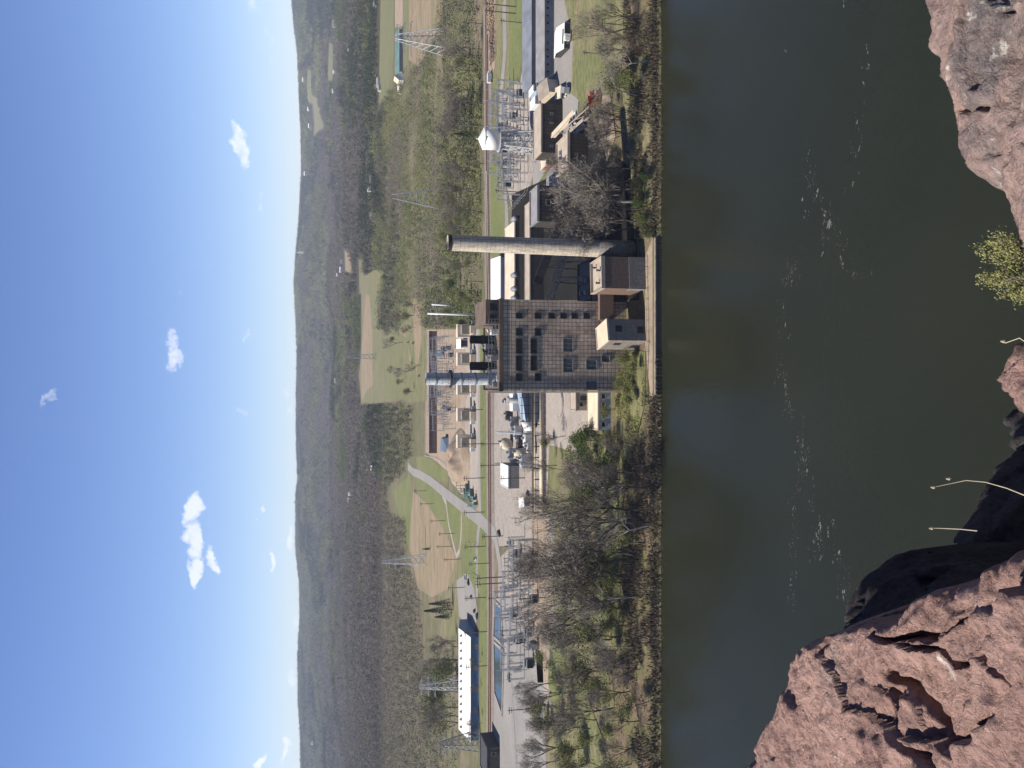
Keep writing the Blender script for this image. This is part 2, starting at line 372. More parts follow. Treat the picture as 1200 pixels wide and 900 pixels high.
# ------------------------------------------------------------------ ground, river
ys = np.concatenate([np.linspace(215, 300, 60), np.geomspace(304, 1300, 40), np.geomspace(1330, 6600, 190), np.geomspace(6700, 24000, 12)])
ts = np.linspace(-.95, .95, 280)
YY, TT = np.meshgrid(ys, ts, indexing='ij'); XX = YY * TT
near = YY < 600; XX = np.where(near, TT * np.maximum(YY, 600), XX)
ZZ = H(XX, YY)
V = np.stack([XX, YY, ZZ], -1).reshape(-1, 3); nr, nc = YY.shape
I = np.arange(nr * nc).reshape(nr, nc)
F = np.stack([I[:-1, :-1], I[:-1, 1:], I[1:, 1:], I[1:, :-1]], -1).reshape(-1, 4)
ymid = YY[:-1, :-1].reshape(-1)
meta(mesh_np('ground', V, F, [M['terrain'], M['bank'], M['shaded_forest_floor']], True, np.where(ymid < 262, 1, np.where(ymid > 1320, 2, 0))), kind='structure')
w = MB(); w.add([(-2500, -40, 0), (2500, -40, 0), (2500, 233.5, 0), (-2500, 233.5, 0)], [(0, 1, 2, 3)])
meta(w.build('river', M['water']), kind='structure')
w = MB(); w.add([(-12000, -6000, -3), (12000, -6000, -3), (12000, 230, -3), (-12000, 230, -3)], [(0, 1, 2, 3)])
meta(w.build('riverbed', M['bank']), kind='structure')

LAY = [0]
def patch(name, pts, m, lay=1, drape=None):
    """a flat sheet on the ground with the outline given in photo points"""
    P = [G(x, y) for x, y in pts]
    if drape is None: drape = max(p.y for p in P) > 1250 or min(p.y for p in P) < 305
    off = .02 * lay
    if drape:
        e = []
        n = len(P)
        for i in range(n):
            a, b_ = P[i], P[(i + 1) % n]; k = max(1, int((b_ - a).length / 20))
            e += [a.lerp(b_, j / k) for j in range(k)]
        x0 = min(p.x for p in e); x1 = max(p.x for p in e); y0 = min(p.y for p in e); y1 = max(p.y for p in e)
        st = max(1.2, math.sqrt((x1 - x0) * (y1 - y0) / 1500))
        vs = [Vector((p.x, p.y)) for p in e]; ne = len(vs)
        for gx in np.arange(x0, x1, st):
            for gy in np.arange(y0, y1, st): vs.append(Vector((gx, gy)))
        r = delaunay_2d_cdt(vs, [], [list(range(ne))], 1, 1e-3)
        V = np.array([(v.x, v.y) for v in r[0]]); z = H(V[:, 0], V[:, 1]) + off + np.interp(V[:, 1], [305, 500, 1450, 1900], [.18, .05, .15, .9])
        fs = [f for f in r[2] if len(f) == 3]
        o = mesh_np(name, np.column_stack([V, z]), fs, [m])
    else:
        mb = MB(); mb.add([(p.x, p.y, 6 + off) for p in P], [tuple(range(len(P)))])
        o = mb.build(name, m)
        bm = bmesh.new(); bm.from_mesh(o.data); bmesh.ops.triangulate(bm, faces=bm.faces[:]); bm.normal_update()
        for f in bm.faces:
            if f.normal.z < 0: f.normal_flip()
        bm.to_mesh(o.data); bm.free()
    return meta(o, kind='structure')
def strip(name, pts, wid, m, lay=2):
    P = [G(x, y) for x, y in pts]; mb = MB(); L = []
    for i, p in enumerate(P):
        d = (P[min(i + 1, len(P) - 1)] - P[max(i - 1, 0)]); d.z = 0; d.normalize(); n = Vector((-d.y, d.x, 0)) * wid / 2
        L += [p + n, p - n]
    for v in L: v.z = Hs(v.x, v.y) + .02 * lay + (.1 if v.y < 305 else 0)
    mb.add(L, [(2 * i, 2 * i + 1, 2 * i + 3, 2 * i + 2) for i in range(len(P) - 1)])
    return meta(mb.build(name, m), kind='structure')
#GROUND PATCHES
patch('service_yard', [(499, 386), (566, 386), (566, 600), (560, 600), (535, 562), (499, 530)], M['dirt'], 1)
patch('gravel_yard', [(546, 386), (562, 386), (562, 590), (552, 575), (546, 540)], M['gravel'], 2)
patch('concrete_yard', [(579, 395), (646, 395), (646, 480), (640, 600), (604, 640), (579, 640)], M['concrete'], 1)
patch('gravel_pad', [(640, 459), (688, 459), (690, 500), (676, 530), (640, 520)], M['gravel'], 1)
patch('substation_yard', [(584, 655), (640, 600), (652, 620), (655, 760), (640, 830), (600, 845), (584, 720)], M['concrete'], 2)
patch('field_strip', [(622, 600), (640, 600), (648, 700), (640, 800), (630, 800), (624, 700)], M['dirt'], 3)
patch('asphalt_yard', [(578, 700), (600, 700), (636, 770), (640, 900), (575, 900)], M['asphalt_old'], 3)
patch('lawn', [(563, 386), (571, 386), (571, 900), (563, 900)], M['lawn'], 4)
strip('railway_bed', [(568 + 3, 0), (572, 200), (574, 450), (575.5, 700), (574, 900)], 22, M['ballast'], 5)
patch('lawn', [(572, 60), (585, 0), (596, 0), (600, 90), (590, 118), (574, 100)], M['lawn_dry'], 1)
patch('dirt_yard', [(572, 0), (581, 0), (580, 80), (573, 95)], M['dirt'], 6)
strip('road', [(591, 0), (592, 60), (588, 105), (587, 150), (590, 200), (594, 260), (595, 350)], 9, M['asphalt_old'], 7)
patch('lawn', [(597, 0), (616, 0), (617, 60), (606, 95), (597, 108)], M['lawn'], 3)
patch('dirt_yard', [(612, 0), (622, 0), (625, 100), (608, 104), (617, 60)], M['gravel'], 4)
patch('substation_gravel', [(588, 112), (606, 96), (626, 105), (628, 190), (620, 225), (600, 245), (590, 200)], M['gravel'], 2)
patch('lawn', [(575, 190), (586, 196), (592, 240), (592, 300), (575, 300)], M['lawn'], 8)
patch('asphalt_yard', [(650, 0), (664, 0), (672, 40), (680, 100), (676, 150), (640, 200), (625, 225), (622, 0)], M['asphalt_old'], 1)
patch('lawn', [(662, 0), (732, 0), (728, 110), (695, 108), (684, 122), (670, 110), (672, 50)], M['lawn_dry'], 2, True)
patch('lawn', [(628, 178), (650, 178), (650, 215), (630, 220)], M['lawn'], 5)
patch('dark_yard', [(600, 228), (640, 210), (668, 150), (690, 120), (700, 160), (742, 200), (750, 352), (600, 352)], M['coal'], 3, True)  # dark sheet that also paints the shadow beside the boiler house
patch('yard_path', [(700, 112), (716, 112), (722, 160), (712, 190), (704, 150)], M['dirt'], 4, True)
patch('sandy_path', [(757, 300), (765, 280), (769, 280), (769, 462), (764, 470), (757, 400)], M['dirt'], 3, True)
patch('bank_grass', [(722, 410), (757, 412), (757, 470), (735, 560), (722, 640), (712, 640), (700, 540), (704, 505), (722, 505)], M['lawn_dry'], 2, True)
patch('bank_grass', [(642, 490), (660, 480), (664, 560), (646, 580)], M['lawn_dry'], 3)
patch('bank_grass', [(650, 600), (730, 590), (725, 760), (660, 760), (648, 700)], M['lawn_dry'], 2, True)
patch('lawn', [(646, 735), (660, 735), (668, 800), (650, 830), (642, 800)], M['lawn'], 5)
patch('lawn', [(640, 830), (690, 820), (720, 900), (645, 900)], M['lawn_dry'], 4, True)
patch('bank_grass', [(728, 100), (762, 0), (765, 0), (766, 280), (744, 280), (738, 180)], M['lawn_dry'], 4, True)
patch('lawn', [(487, 536), (497, 534), (524, 552), (525, 566), (508, 560), (490, 552)], M['lawn'], 3)
patch('lawn', [(484, 556), (500, 562), (530, 592), (562, 612), (571, 620), (571, 700), (552, 690), (540, 640), (500, 600)], M['lawn'], 3)
patch('ploughed_field', [(484, 575), (500, 590), (520, 620), (535, 655), (525, 690), (506, 700), (490, 690), (480, 640), (482, 600)], M['field_brown'], 5)
patch('pasture', [(484, 600), (492, 640), (500, 690), (520, 700), (515, 745), (545, 745), (545, 640), (520, 590), (500, 570)], M['field_olive'], 2)
patch('grass_field', [(460, 575), (482, 556), (484, 600), (481, 650), (470, 610)], M['lawn'], 3)
patch('parking', [(535, 680), (548, 672), (556, 690), (560, 720), (556, 742), (538, 722)], M['asphalt_old'], 6)
strip('road', [(478, 546), (484, 553), (492, 556), (505, 564), (522, 578), (545, 596), (566, 612), (580, 626), (586, 660), (590, 720), (598, 800), (604, 900)], 8.5, M['asphalt_old'], 9)
strip('farm_track', [(517, 576), (523, 590), (526, 615), (532, 640), (535, 652), (539, 645), (541, 620), (541, 602)], 4, M['gravel'], 7)
strip('service_road', [(561.5, 386), (561.5, 480), (562, 560), (563, 600), (559, 640), (559, 700)], 7, M['asphalt_old'], 6)
patch('field_green', [(446, 0), (462, 0), (462, 60), (455, 110), (444, 130), (445, 60)], M['field_green'], 2)
patch('field_brown', [(463, 0), (472, 0), (472, 30), (463, 33)], M['dirt'], 3)
patch('field_green', [(472, 0), (479, 0), (478, 75), (464, 90), (464, 34), (472, 31)], M['field_green'], 2)
patch('ploughed_field', [(479, 0), (520, 0), (514, 40), (490, 78), (479, 70)], M['field_brown'], 3)
patch('lawn', [(520, 66), (545, 66), (560, 85), (552, 112), (524, 105)], M['lawn_dry'], 3)
patch('field_brown', [(429, 345), (433, 346), (437, 400), (437, 452), (430, 458), (424, 470), (424, 430)], M['field_brown'], 3)
patch('field_green', [(434, 320), (450, 318), (445, 350), (446, 455), (437, 458), (438, 400)], M['lawn_dry'], 2)
patch('field_green', [(447, 390), (462, 388), (478, 396), (482, 468), (450, 468)], M['field_green'], 2)
patch('pasture', [(462, 395), (470, 350), (500, 350), (500, 470), (476, 472)], M['field_olive'], 3)
patch('scrub_field', [(470, 388), (476, 392), (482, 420), (480, 450), (472, 440)], M['field_brown'], 5)
patch('scrub_field', [(484, 350), (492, 352), (494, 400), (488, 440), (485, 400)], M['field_brown'], 5)
patch('field_far', [(386, 50), (390, 52), (391, 88), (386, 100)], M['field_green'], 2)
patch('field_far', [(361, 80), (365, 84), (367, 122), (362, 120)], M['field_green'], 2)
patch('field_far', [(366, 112), (373, 116), (380, 150), (368, 160)], M['field_olive'], 2)
patch('field_far', [(404, 292), (411, 296), (414, 320), (405, 318)], M['field_brown'], 2)
patch('field_far', [(421, 305), (426, 296), (428, 340), (422, 345)], M['field_olive'], 2)
patch('pasture', [(424, 325), (440, 316), (452, 318), (450, 330), (447, 345), (447, 385), (462, 385), (462, 470), (424, 475), (421, 440), (424, 400)], M['field_olive'], 1)
ORD = 'first second third fourth fifth sixth seventh eighth ninth tenth eleventh twelfth thirteenth fourteenth fifteenth sixteenth seventeenth eighteenth nineteenth twentieth'.split()
ORD += ['twenty-' + o for o in ORD[:9]] + ['thirtieth'] + ['thirty-' + o for o in ORD[:9]] + ['fortieth'] + ['forty-' + o for o in ORD[:9]]
def count_down(objs):
    """things with one and the same description are told apart by counting down the photo"""
    by = {}
    for o in objs: by.setdefault(o['label'], []).append(o)
    for lab, os_ in by.items():
        if len(os_) < 2: continue
        os_.sort(key=lambda o: px(o.location)[1])
        for i, o in enumerate(os_): o['label'] = f'{lab}, {ORD[i]} from photo top'
# ------------------------------------------------------------------ building kit
def gable_roof(mb, wb, x0, x1, y0, y1, z, rise, axis, rm, wm, ov=.4, th=.22):
    if axis == 'x':
        ym = (y0 + y1) / 2
        for ya in (y0 - ov, y1 + ov):
            zz = z - rise * ov / ((y1 - y0) / 2)
            a = [(x0 - ov, ya, zz), (x1 + ov, ya, zz), (x1 + ov, ym, z + rise), (x0 - ov, ym, z + rise)]
            mb.add(a + [(p[0], p[1], p[2] + th) for p in a], [(0, 1, 2, 3), (4, 5, 6, 7), (0, 1, 5, 4), (1, 2, 6, 5), (2, 3, 7, 6), (3, 0, 4, 7)], rm)
        for xx in (x0, x1): wb.add([(xx, y0, z), (xx, y1, z), (xx, ym, z + rise)], [(0, 1, 2)], wm)
    else:
        xm = (x0 + x1) / 2
        for xa in (x0 - ov, x1 + ov):
            zz = z - rise * ov / ((x1 - x0) / 2)
            a = [(xa, y0 - ov, zz), (xa, y1 + ov, zz), (xm, y1 + ov, z + rise), (xm, y0 - ov, z + rise)]
            mb.add(a + [(p[0], p[1], p[2] + th) for p in a], [(0, 1, 2, 3), (4, 5, 6, 7), (0, 1, 5, 4), (1, 2, 6, 5), (2, 3, 7, 6), (3, 0, 4, 7)], rm)
        for yy in (y0, y1): wb.add([(x0, yy, z), (x1, yy, z), (xm, yy, z + rise)], [(0, 1, 2)], wm)
def window(root, x0, x1, z0, z1, pane='glass', fr='steel_grey', name='window', y=0.0, mull=True):
    f = MB(); t = .14
    f.box(x0 - t, x1 + t, y - .16, y + .02, z1, z1 + t); f.box(x0 - t, x1 + t, y - .2, y + .02, z0 - t, z0)
    f.box(x0 - t, x0, y - .16, y + .02, z0, z1); f.box(x1, x1 + t, y - .16, y + .02, z0, z1)
    if mull and x1 - x0 > 2:
        n = int((x1 - x0) / 1.3)
        for i in range(1, n): f.box(x0 + (x1 - x0) * i / n - .05, x0 + (x1 - x0) * i / n + .05, y - .1, y - .03, z0, z1)
    w_ = f.build(name, M[fr], root)
    p = MB(); p.box(x0, x1, y - .03, y + .01, z0, z1); p.build('pane', M[pane], w_)
    return w_
def bld(name, label, cat, xb, xt, ya, yb, dep, wm='white_wall', rm='grey_roof', roof='flat', rise=2.0, rz=0, wins=(), Y=None, group=None, z0=None, axis='x', door=None, wpane='glass', par=.5, units=0):
    ym = (ya + yb) / 2
    if Y is None: p = G(xb, ym); Y = p.y; zb = p.z
    else: p = at(xb, ym, Y); zb = Hs(p.x, Y)
    if z0 is not None: zb = z0
    zt = at(xt, ym, Y).z; X0 = at((xb + xt) / 2, yb, Y).x; X1 = at((xb + xt) / 2, ya, Y).x
    r = thing(name, label, cat, ((X0 + X1) / 2, Y, zb), rz, group); hw = (X1 - X0) / 2; h = zt - zb
    wb = MB(); rb = MB(); wb.box(-hw, hw, 0, dep, -.8, h)
    if roof == 'flat':
        rb.box(-hw - .12, hw + .12, -.12, dep + .12, h + .003, h + .3)
        if par:
            for b in ((-hw - .12, hw + .12, -.12, .15), (-hw - .12, hw + .12, dep - .15, dep + .12), (-hw - .12, -hw + .15, .15, dep - .15), (hw - .15, hw + .12, .15, dep - .15)): rb.box(*b, h + .3, h + .3 + par)
        rnd = random.Random(name + label)
        for i in range(units):
            ux, uy = rnd.uniform(-hw * .7, hw * .7), rnd.uniform(dep * .25, dep * .75); rb.box(ux - .7, ux + .7, uy - .5, uy + .5, h + .3, h + 1.3, M['steel_grey'])
    else: gable_roof(rb, wb, -hw, hw, 0, dep, h, rise, axis, M[rm], M[wm])
    wb.build('wall', M[wm], r); rb.build('roof', M[rm], r)
    for (xa, xb2, ya2, yb2) in wins:
        lx0 = at(xa, yb2, Y).x - r.location.x; lx1 = at(xa, ya2, Y).x - r.location.x
        window(r, lx0, lx1, at(xb2, ya2, Y).z - zb, at(xa, ya2, Y).z - zb, wpane)
    if door:
        lx0 = at(xb, door[1], Y).x - r.location.x; lx1 = at(xb, door[0], Y).x - r.location.x
        d_ = MB(); d_.box(lx0, lx1, -.09, .01, 0.05, door[2]); d_.build('door', M['steel_dark'], r)
    r['h'] = h; r['hw'] = hw
    return r
def clean(r):
    for k in ('h', 'hw'):
        if k in r: del r[k]

# ------------------------------------------------------------------ boiler house
YB = 250.0
r = thing('boiler_house', 'tall brown panelled boiler house with rows of dark windows and stacks on its roof', 'power plant', (12.0, YB, 4.5))
fx = lambda y, v=650: at(v, y, YB).x - 12.0
fz = lambda x: at(x, 400, YB).z - 4.5
hB = fz(589); xL, xR = fx(458), fx(352)
wb = MB(); wb.box(xL, xR, 0, 26, -3, hB); wb.build('wall', M['facade'], r)
rf = MB(); rf.box(xL - .2, xR + .2, -.25, 26.2, hB + .003, hB + .5)
for b in ((xL - .2, xR + .2, -.25, .15), (xL - .2, xR + .2, 25.8, 26.2), (xL - .2, xL + .2, .15, 25.8), (xR - .2, xR + .2, .15, 25.8)): rf.box(*b, hB + .5, hB + 1.1)
rf.build('roof', M['brown_wall'], r)
ed = MB(); ed.beam((xL - .35, -.4, -3), (xL - .35, -.4, hB + 5), .5); ed.build('downpipe', M['cream_wall'], r)
WN = [(605, 612, 367, 373), (605, 612, 385, 393), (605, 612, 397, 414), (605, 612, 417, 434), (605, 612, 438, 446), (627, 634, 367, 373), (627, 634, 385, 393), (622, 629, 397, 414), (622, 629, 417, 434), (627, 634, 438, 446),
      (643, 650, 367, 373), (657, 664, 367, 373), (670, 677, 367, 373), (684, 691, 367, 373)]
for a, b, c, d_ in WN: window(r, fx(d_, a), fx(c, a), fz(b), fz(a), 'glass', 'steel_dark')
for a, b, c, d_ in [(660, 671, 397, 412), (660, 671, 420, 436), (687, 699, 422, 433), (687, 699, 447, 456), (705, 714, 417, 424)]: window(r, fx(d_, a), fx(c, a), fz(b), fz(a), 'glass_grey', 'steel_grey')
lo = MB(); lo.box(xR - 6, xR + 3.5, -1.6, 6, fz(717), fz(701)); lo.build('lower_wing', M['shaft_brick'], r); lo = MB(); lo.box(xR - 5.8, xR + 3.3, 1.5, 6, -3, fz(717) - .003); lo.build('shade_recess', M['dark_wall'], r)  # the dark box below the wing stands in for black shade
# penthouse
ph = MB(); ph.box(fx(379, 585), xR, 2, 20, hB + .5, hB + 5.0); p_ = ph.build('penthouse', M['brown_wall'], r)
window(p_, fx(376, 585), fx(368, 585), hB + 1.2, hB + 3.6, 'glass', 'steel_dark', y=2.0); window(p_, fx(363, 585), fx(355, 585), hB + 1.2, hB + 3.6, 'glass', 'steel_dark', y=2.0)
# rooftop plant
rnd = random.Random(4)
for i in range(9):
    x = xL + 2 + i * 2.1; q = MB(); y = rnd.uniform(3, 14); hh_ = rnd.uniform(1.2, 3.2)
    q.box(x - rnd.uniform(.5, 1), x + rnd.uniform(.5, 1), y, y + rnd.uniform(1.5, 4), hB + .5, hB + .5 + hh_)
    q.tube([(x, y + 1, hB + .5 + hh_), (x, y + 1, hB + 1.5 + hh_), (x + .8, y + .6, hB + 1.9 + hh_)], .3, 8)
    q.build('roof_unit', M[rnd.choice(['steel_dark', 'dust_steel', 'white_wall', 'steel_grey'])], r)
rl = MB()
for k in range(14):
    x = xL + .4 + k * 1.7; rl.beam((x, 1.2, hB + .5), (x, 1.2, hB + 4.2), .14)
for z in (2.2, 3.2, 4.2): rl.beam((xL + .4, 1.2, hB + z), (xL + 22.5, 1.2, hB + z), .14)
for k in range(6): rl.beam((xL + .4 + k * 3.4, 1.2, hB + .5), (xL + 3.8 + k * 3.4, 1.2, hB + 4.2), .1)
rl.build('roof_railing', M['steel_grey'], r)
def stack(name, label, x, xtop, y, Y, rad, m, caps, group=None, top=None):
    zt = at(xtop, y, Y).z; zb = 4.5 + hB + .5; X = at((xtop + 578) / 2, y, Y).x
    s_ = thing(name, label, 'smokestack', (X, Y, zb), 0, group); h = zt - zb
    s_.parent = None
    q = MB(); q.tube([(0, 0, -.2), (0, 0, h * .995)], rad, 20, cap=False); q.tube([(0, 0, h * .3), (0, 0, h)], rad - .25, 20, cap=False); q.tube([(0, 0, -.2), (0, 0, .3)], rad * 1.3, 20)
    q.build('shaft', M[m], s_, True)
    for z in caps: ring = MB(); ring.tube([(0, 0, h * z - .2), (0, 0, h * z + .2)], rad + .16, 20); ring.build('collar', M['steel_grey'] if m == 'silver' else M['steel_dark'], s_)
    ld = MB()
    for sx_ in (-.3, .3): ld.beam((sx_, -rad - .25, 0), (sx_, -rad - .25, h), .08)
    z = .5
    while z < h: ld.beam((-.3, -rad - .25, z), (.3, -rad - .25, z), .06); z += 1.0
    ld.build('ladder', M['steel_dark'], s_)
    return s_
s_ = stack('smokestack', 'tall silver steel stack rising from the boiler house roof', 0, 499, 444, 258, 1.95, 'silver', (.12, .3, .5, .86))
q = MB(); q.tube([(0, 0, 14.4), (0, 0, 15)], 2.9, 16); q.tube([(0, 0, 15.9), (0, 0, 16.0)], 2.9, 16, cap=False)
for k in range(12):
    a = k * math.pi / 6; q.beam((2.85 * math.cos(a), 2.85 * math.sin(a), 15), (2.85 * math.cos(a), 2.85 * math.sin(a), 16), .08)
q.build('platform', M['steel_dark'], s_)
stack('smokestack', 'short sooty black stack on the roof, beside the tall silver stack', 0, 551, 429, 260, 1.35, 'soot', (.5,))
stack('smokestack', 'short sooty black stack on the roof, the one away from the silver stack', 0, 551, 398, 260, 1.35, 'soot', (.5,))

# tall concrete chimney
YC = 246.0; X = at(640, 289, YC).x; ztop = at(524.5, 287, YC).z
r = thing('chimney', 'tall pale tapering concrete chimney streaked with soot beside the boiler house', 'chimney', (X, YC, 4.5)); h = ztop - 4.5
q = MB(); zz = np.linspace(11, h, 12); q.tube([(0, 0, z) for z in zz], [2.72 - .34 * z / h for z in zz], 28, cap=False); q.tube([(0, 0, h - 6), (0, 0, h)], 1.95, 28, cap=False); q.build('shaft', M['chimney'], r, True)
q = MB(); q.tube([(0, 0, -2), (0, 0, 11)], [3.0, 2.76], 28); q.build('base', M['chimney_shade'], r, True)  # lower shaft carries the painted shadow
q = MB(); q.tube([(0, 0, h - 1.1), (0, 0, h)], 2.5, 28, cap=False); q.tube([(0, 0, h - .25), (0, 0, h + .06)], 2.56, 28, cap=False); q.build('rim', M['soot'], r, True)
q = MB(); 
for sx_ in (-.35, .35): q.beam((sx_ + 1.6, -2.35, 0), (sx_ + 1.4, -2.15, h), .09)
for z in np.arange(1, h, 1.2): q.beam((1.2, -2.3, z), (1.95, -2.3, z), .07)
q.build('ladder', M['rust'], r)

# annexes by the river
a1 = bld('pump_house', 'tall concrete pump house with pale flat roof in front of the boiler house', 'building', 759, 713.5, 373.5, 399.5, 10.5, 'block', 'cream_roof', rz=R(13), Y=237, par=.25,
         wins=[(721, 729, 381, 389)], z0=2.4)
lit = MB(); window(a1, -1, 1, 1, 3, 'glass', 'rust'); clean(a1)
q = MB(); q.box(-a1.scale[0] * 3.62, -3.50, 3.0, 4.6, 7.6, 9.8); q.build('side_window', M['glass'], a1)
a2 = bld('pump_house', 'brown brick pump house with small roof fans beside the tall chimney', 'building', 759, 709, 301, 338.5, 10.5, 'shaft_brick', 'tan_roof', rz=R(4), Y=237, par=.9, z0=2.4)
q = MB(); q.box(-4.97, 4.97, -.14, 3.0, -1, 5.8); q.build('lower_wall', M['block'], a2); clean(a2)
for (x, y) in ((-2.6, 4), (1.2, 3.2), (2.8, 7)):
    q = MB(); q.tube([(x, y, 13.9), (x, y, 15.0)], .28, 10); q.tube([(x, y, 15.0), (x, y, 15.3)], [.5, .2], 10); q.build('roof_fan', M['steel_dark'], a2)

# retaining wall of the river bank
P0, P1 = at(772, 462, 231.5), at(772, 279, 231.5)
r = thing('retaining_wall', 'low dark sheet pile wall along the river below the boiler house', 'retaining wall', ((P0.x + P1.x) / 2, 231.5, 0)); L = (P1.x - P0.x) / 2
q = MB(); n = int(L * 2 / .9)
for i in range(n):
    x = -L + i * .9; q.box(x, x + .5, -.3, .0, -2.6, 1.75); q.box(x + .5, x + .9, -.02, .28, -2.6, 1.75)
q.build('sheet_piling', M['steel_dark'], r); q = MB(); q.box(-L, L, -.38, .5, 1.76, 2.05); q.build('cap_beam', M['dust_steel'], r)
q = MB(); q.box(-L, L, .5, 5, 0, 1.9); q.build('backfill', M['bank'], r)
pile = None; PILES = []
for i in range(34):
    p = at(773 + random.Random(i).uniform(-1, 1), 416 + i * 4.6, 231.0)
    if pile is None:
        pile = thing('mooring_post', 'short dark timber post standing at the waterline', 'post', p, 0, 'timber posts along the waterline'); q = MB(); q.tube([(0, 0, -2.5), (0, 0, 2.0)], [.24, .2], 7); q.build('post', M['soot'], pile)
        q = MB(); q.tube([(0, 0, 2.0), (0, 0, 2.12)], [.24, .1], 7); q.build('post_top', M['wood'], pile); pile.location = (p.x, 231.0, 0)
    else: PILES.append(copy_thing(pile, (p.x, 231.0 + random.Random(i + 50).uniform(-.3, .3), random.Random(i).uniform(-.6, .2))))
count_down(PILES + [pile])

# ------------------------------------------------------------------ east side low buildings (right of the chimney)
B = []
def add(*a, **k):
    b = bld(*a, **k); clean(b); B.append(b); return b
add('turbine_hall', 'long cream flat roofed turbine hall behind the tall chimney', 'building', 609, 604, 259, 352, 22, 'dark_wall', 'cream_roof', par=.3)
add('coal_bunker', 'long low bunker building with tan roof edge and dark wall behind the chimney', 'building', 638, 622, 237, 352, 9, 'dark_wall', 'tan_roof', par=.3)
add('transfer_house', 'dark stepped transfer house with railed roof where the covered conveyor starts', 'building', 668, 632, 218, 260, 12, 'dark_ribbed', 'grey_roof', par=.6, wins=[(640, 645, 234, 240)])
add('coal_store', 'low black ribbed coal store with roof vents between chimney and boiler house', 'building', 722, 694, 304, 350, 14, 'dark_ribbed', 'steel_dark', par=.4, units=6)
add('workshop', 'dark long workshop with light grey roof under the bare trees', 'building', 668, 657, 192, 234, 20, 'blue_sheet', 'grey_roof', roof='gable', rise=1.2)
add('crusher_house', 'black crusher building with cut pale roof beside the conveyor bridge', 'building', 690, 668, 156, 196, 15, 'dark_ribbed', 'tan_roof', par=.7, units=3)
add('switch_house', 'long black corrugated building with narrow pale roof next to the water tower', 'building', 660, 635.5, 122, 179, 12, 'dark_ribbed', 'tan_roof', par=.3, wins=[(645, 648, 132, 133.5), (645, 648, 143, 144.5), (645, 648, 158, 159.5), (645, 648, 170, 171.5)])
add('gatehouse', 'small brown brick shed with garage opening on the lawn by the black building', 'building', 652, 641, 184, 193, 9, 'brick_red', 'cream_roof', par=.3, door=(186, 191, 2.4))
p = G(650, 181)
r = thing('storage_container', 'lime green long container beside the black corrugated building', 'container', p); q = MB(); q.box(-1.2, 1.2, 0, 9, 0, 2.5); q.box(-1.25, 1.25, -.05, 9.05, 2.5, 2.6); q.build('container_body', mat('lime_paint', (.42, .5, .16), (.35, .42, .12), 1), r)
q = MB(); q.box(-1.1, 1.1, -.09, -.05, .1, 2.4); q.build('container_door', M['steel_grey'], r)
add('filter_house', 'white roofed blue walled block house at the end of the long sheds', 'building', 637, 628, 113, 122, 9, 'white_wall', 'white_roof', par=.2)
add('filter_house', 'blue roofed block between the white block houses and the long sheds', 'building', 636, 630, 106, 113, 10, 'blue_wall', 'blue_wall', par=.2)
add('filter_house', 'small white topped block nearest the grey metal sheds', 'building', 634, 626, 100, 107, 8, 'blue_wall', 'white_roof', par=.2)
add('hopper_house', 'brown pitched roof house with bright white end beside the long sheds', 'building', 655, 642, 90, 111, 10, 'cream_wall', 'tan_roof', roof='gable', rise=3, rz=R(28))
add('pump_shed', 'small cream roofed shed with dark front at the yard road', 'building', 664, 658, 101, 114, 8, 'steel_dark', 'cream_roof', par=.2, rz=R(-12))
add('open_shed', 'white roofed open shed on the lawn edge beside the long sheds', 'shed', 669, 661, 29, 56, 13, 'steel_dark', 'white_roof', roof='gable', rise=1.2, rz=R(-6), door=(35, 52, 3.5))
# long sheds running out of the frame
wn = [(640.5, 643.5, y, y + 2.4) for y in (-7, 1, 8, 17, 25.5, 36, 49, 57, 65, 74, 82.5)]
b = add('long_shed', 'long grey metal shed with a row of small square dark windows', 'shed', 650, 638, -40, 92, 10, 'shed_grey', 'grey_roof', roof='gable', rise=2.2, wins=wn)
b = add('long_shed', 'long blue grey shed with a white roof ridge, behind the windowed shed', 'shed', 629, 623, -40, 101, 16, 'shed_grey', 'shed_grey', roof='gable', rise=2.2)
q = MB(); q.tube([at(631.5, -40, 366), at(633, 60, 352), at(639, 110, 345)], .5, 8); o = q.build('overhead_pipe', M['white_roof']); meta(o, 'bright white pipe line running along the roof of the long sheds', 'pipe')
add('metal_shed', 'white roofed long metal shed just behind the turbine hall', 'shed', 596, 586.5, 301, 354, 24, 'blue_wall', 'white_roof', roof='gable', rise=2.5)
vent = None; VT = []
for (x, y) in ((598, 256), (598, 322), (598, 338), (598, 349)):
    p = at(x, y, 285); p = Vector((at(600, y, 365).x, 365, 12.8 if y > 260 else 12.8))
    if vent is None:
        vent = thing('tank', 'short horizontal grey steel tank on the turbine hall roof', 'tank', p, 0, 'horizontal tanks beside the turbine hall roof')
        q = MB(); q.tube([(0, -2.6, 1.6), (0, -2.2, 1.6), (0, 3, 1.6), (0, 3.4, 1.6)], [.5, 1.15, 1.15, .5], 14); q.build('shell', M['steel_grey'], vent, True)
        q = MB(); q.box(-1.2, 1.2, -1.5, -1.1, -.6, .6); q.box(-1.2, 1.2, 1.8, 2.2, -.6, .6); q.build('saddle', M['steel_dark'], vent)
    else: VT.append(copy_thing(vent, p))
count_down(VT + [vent])

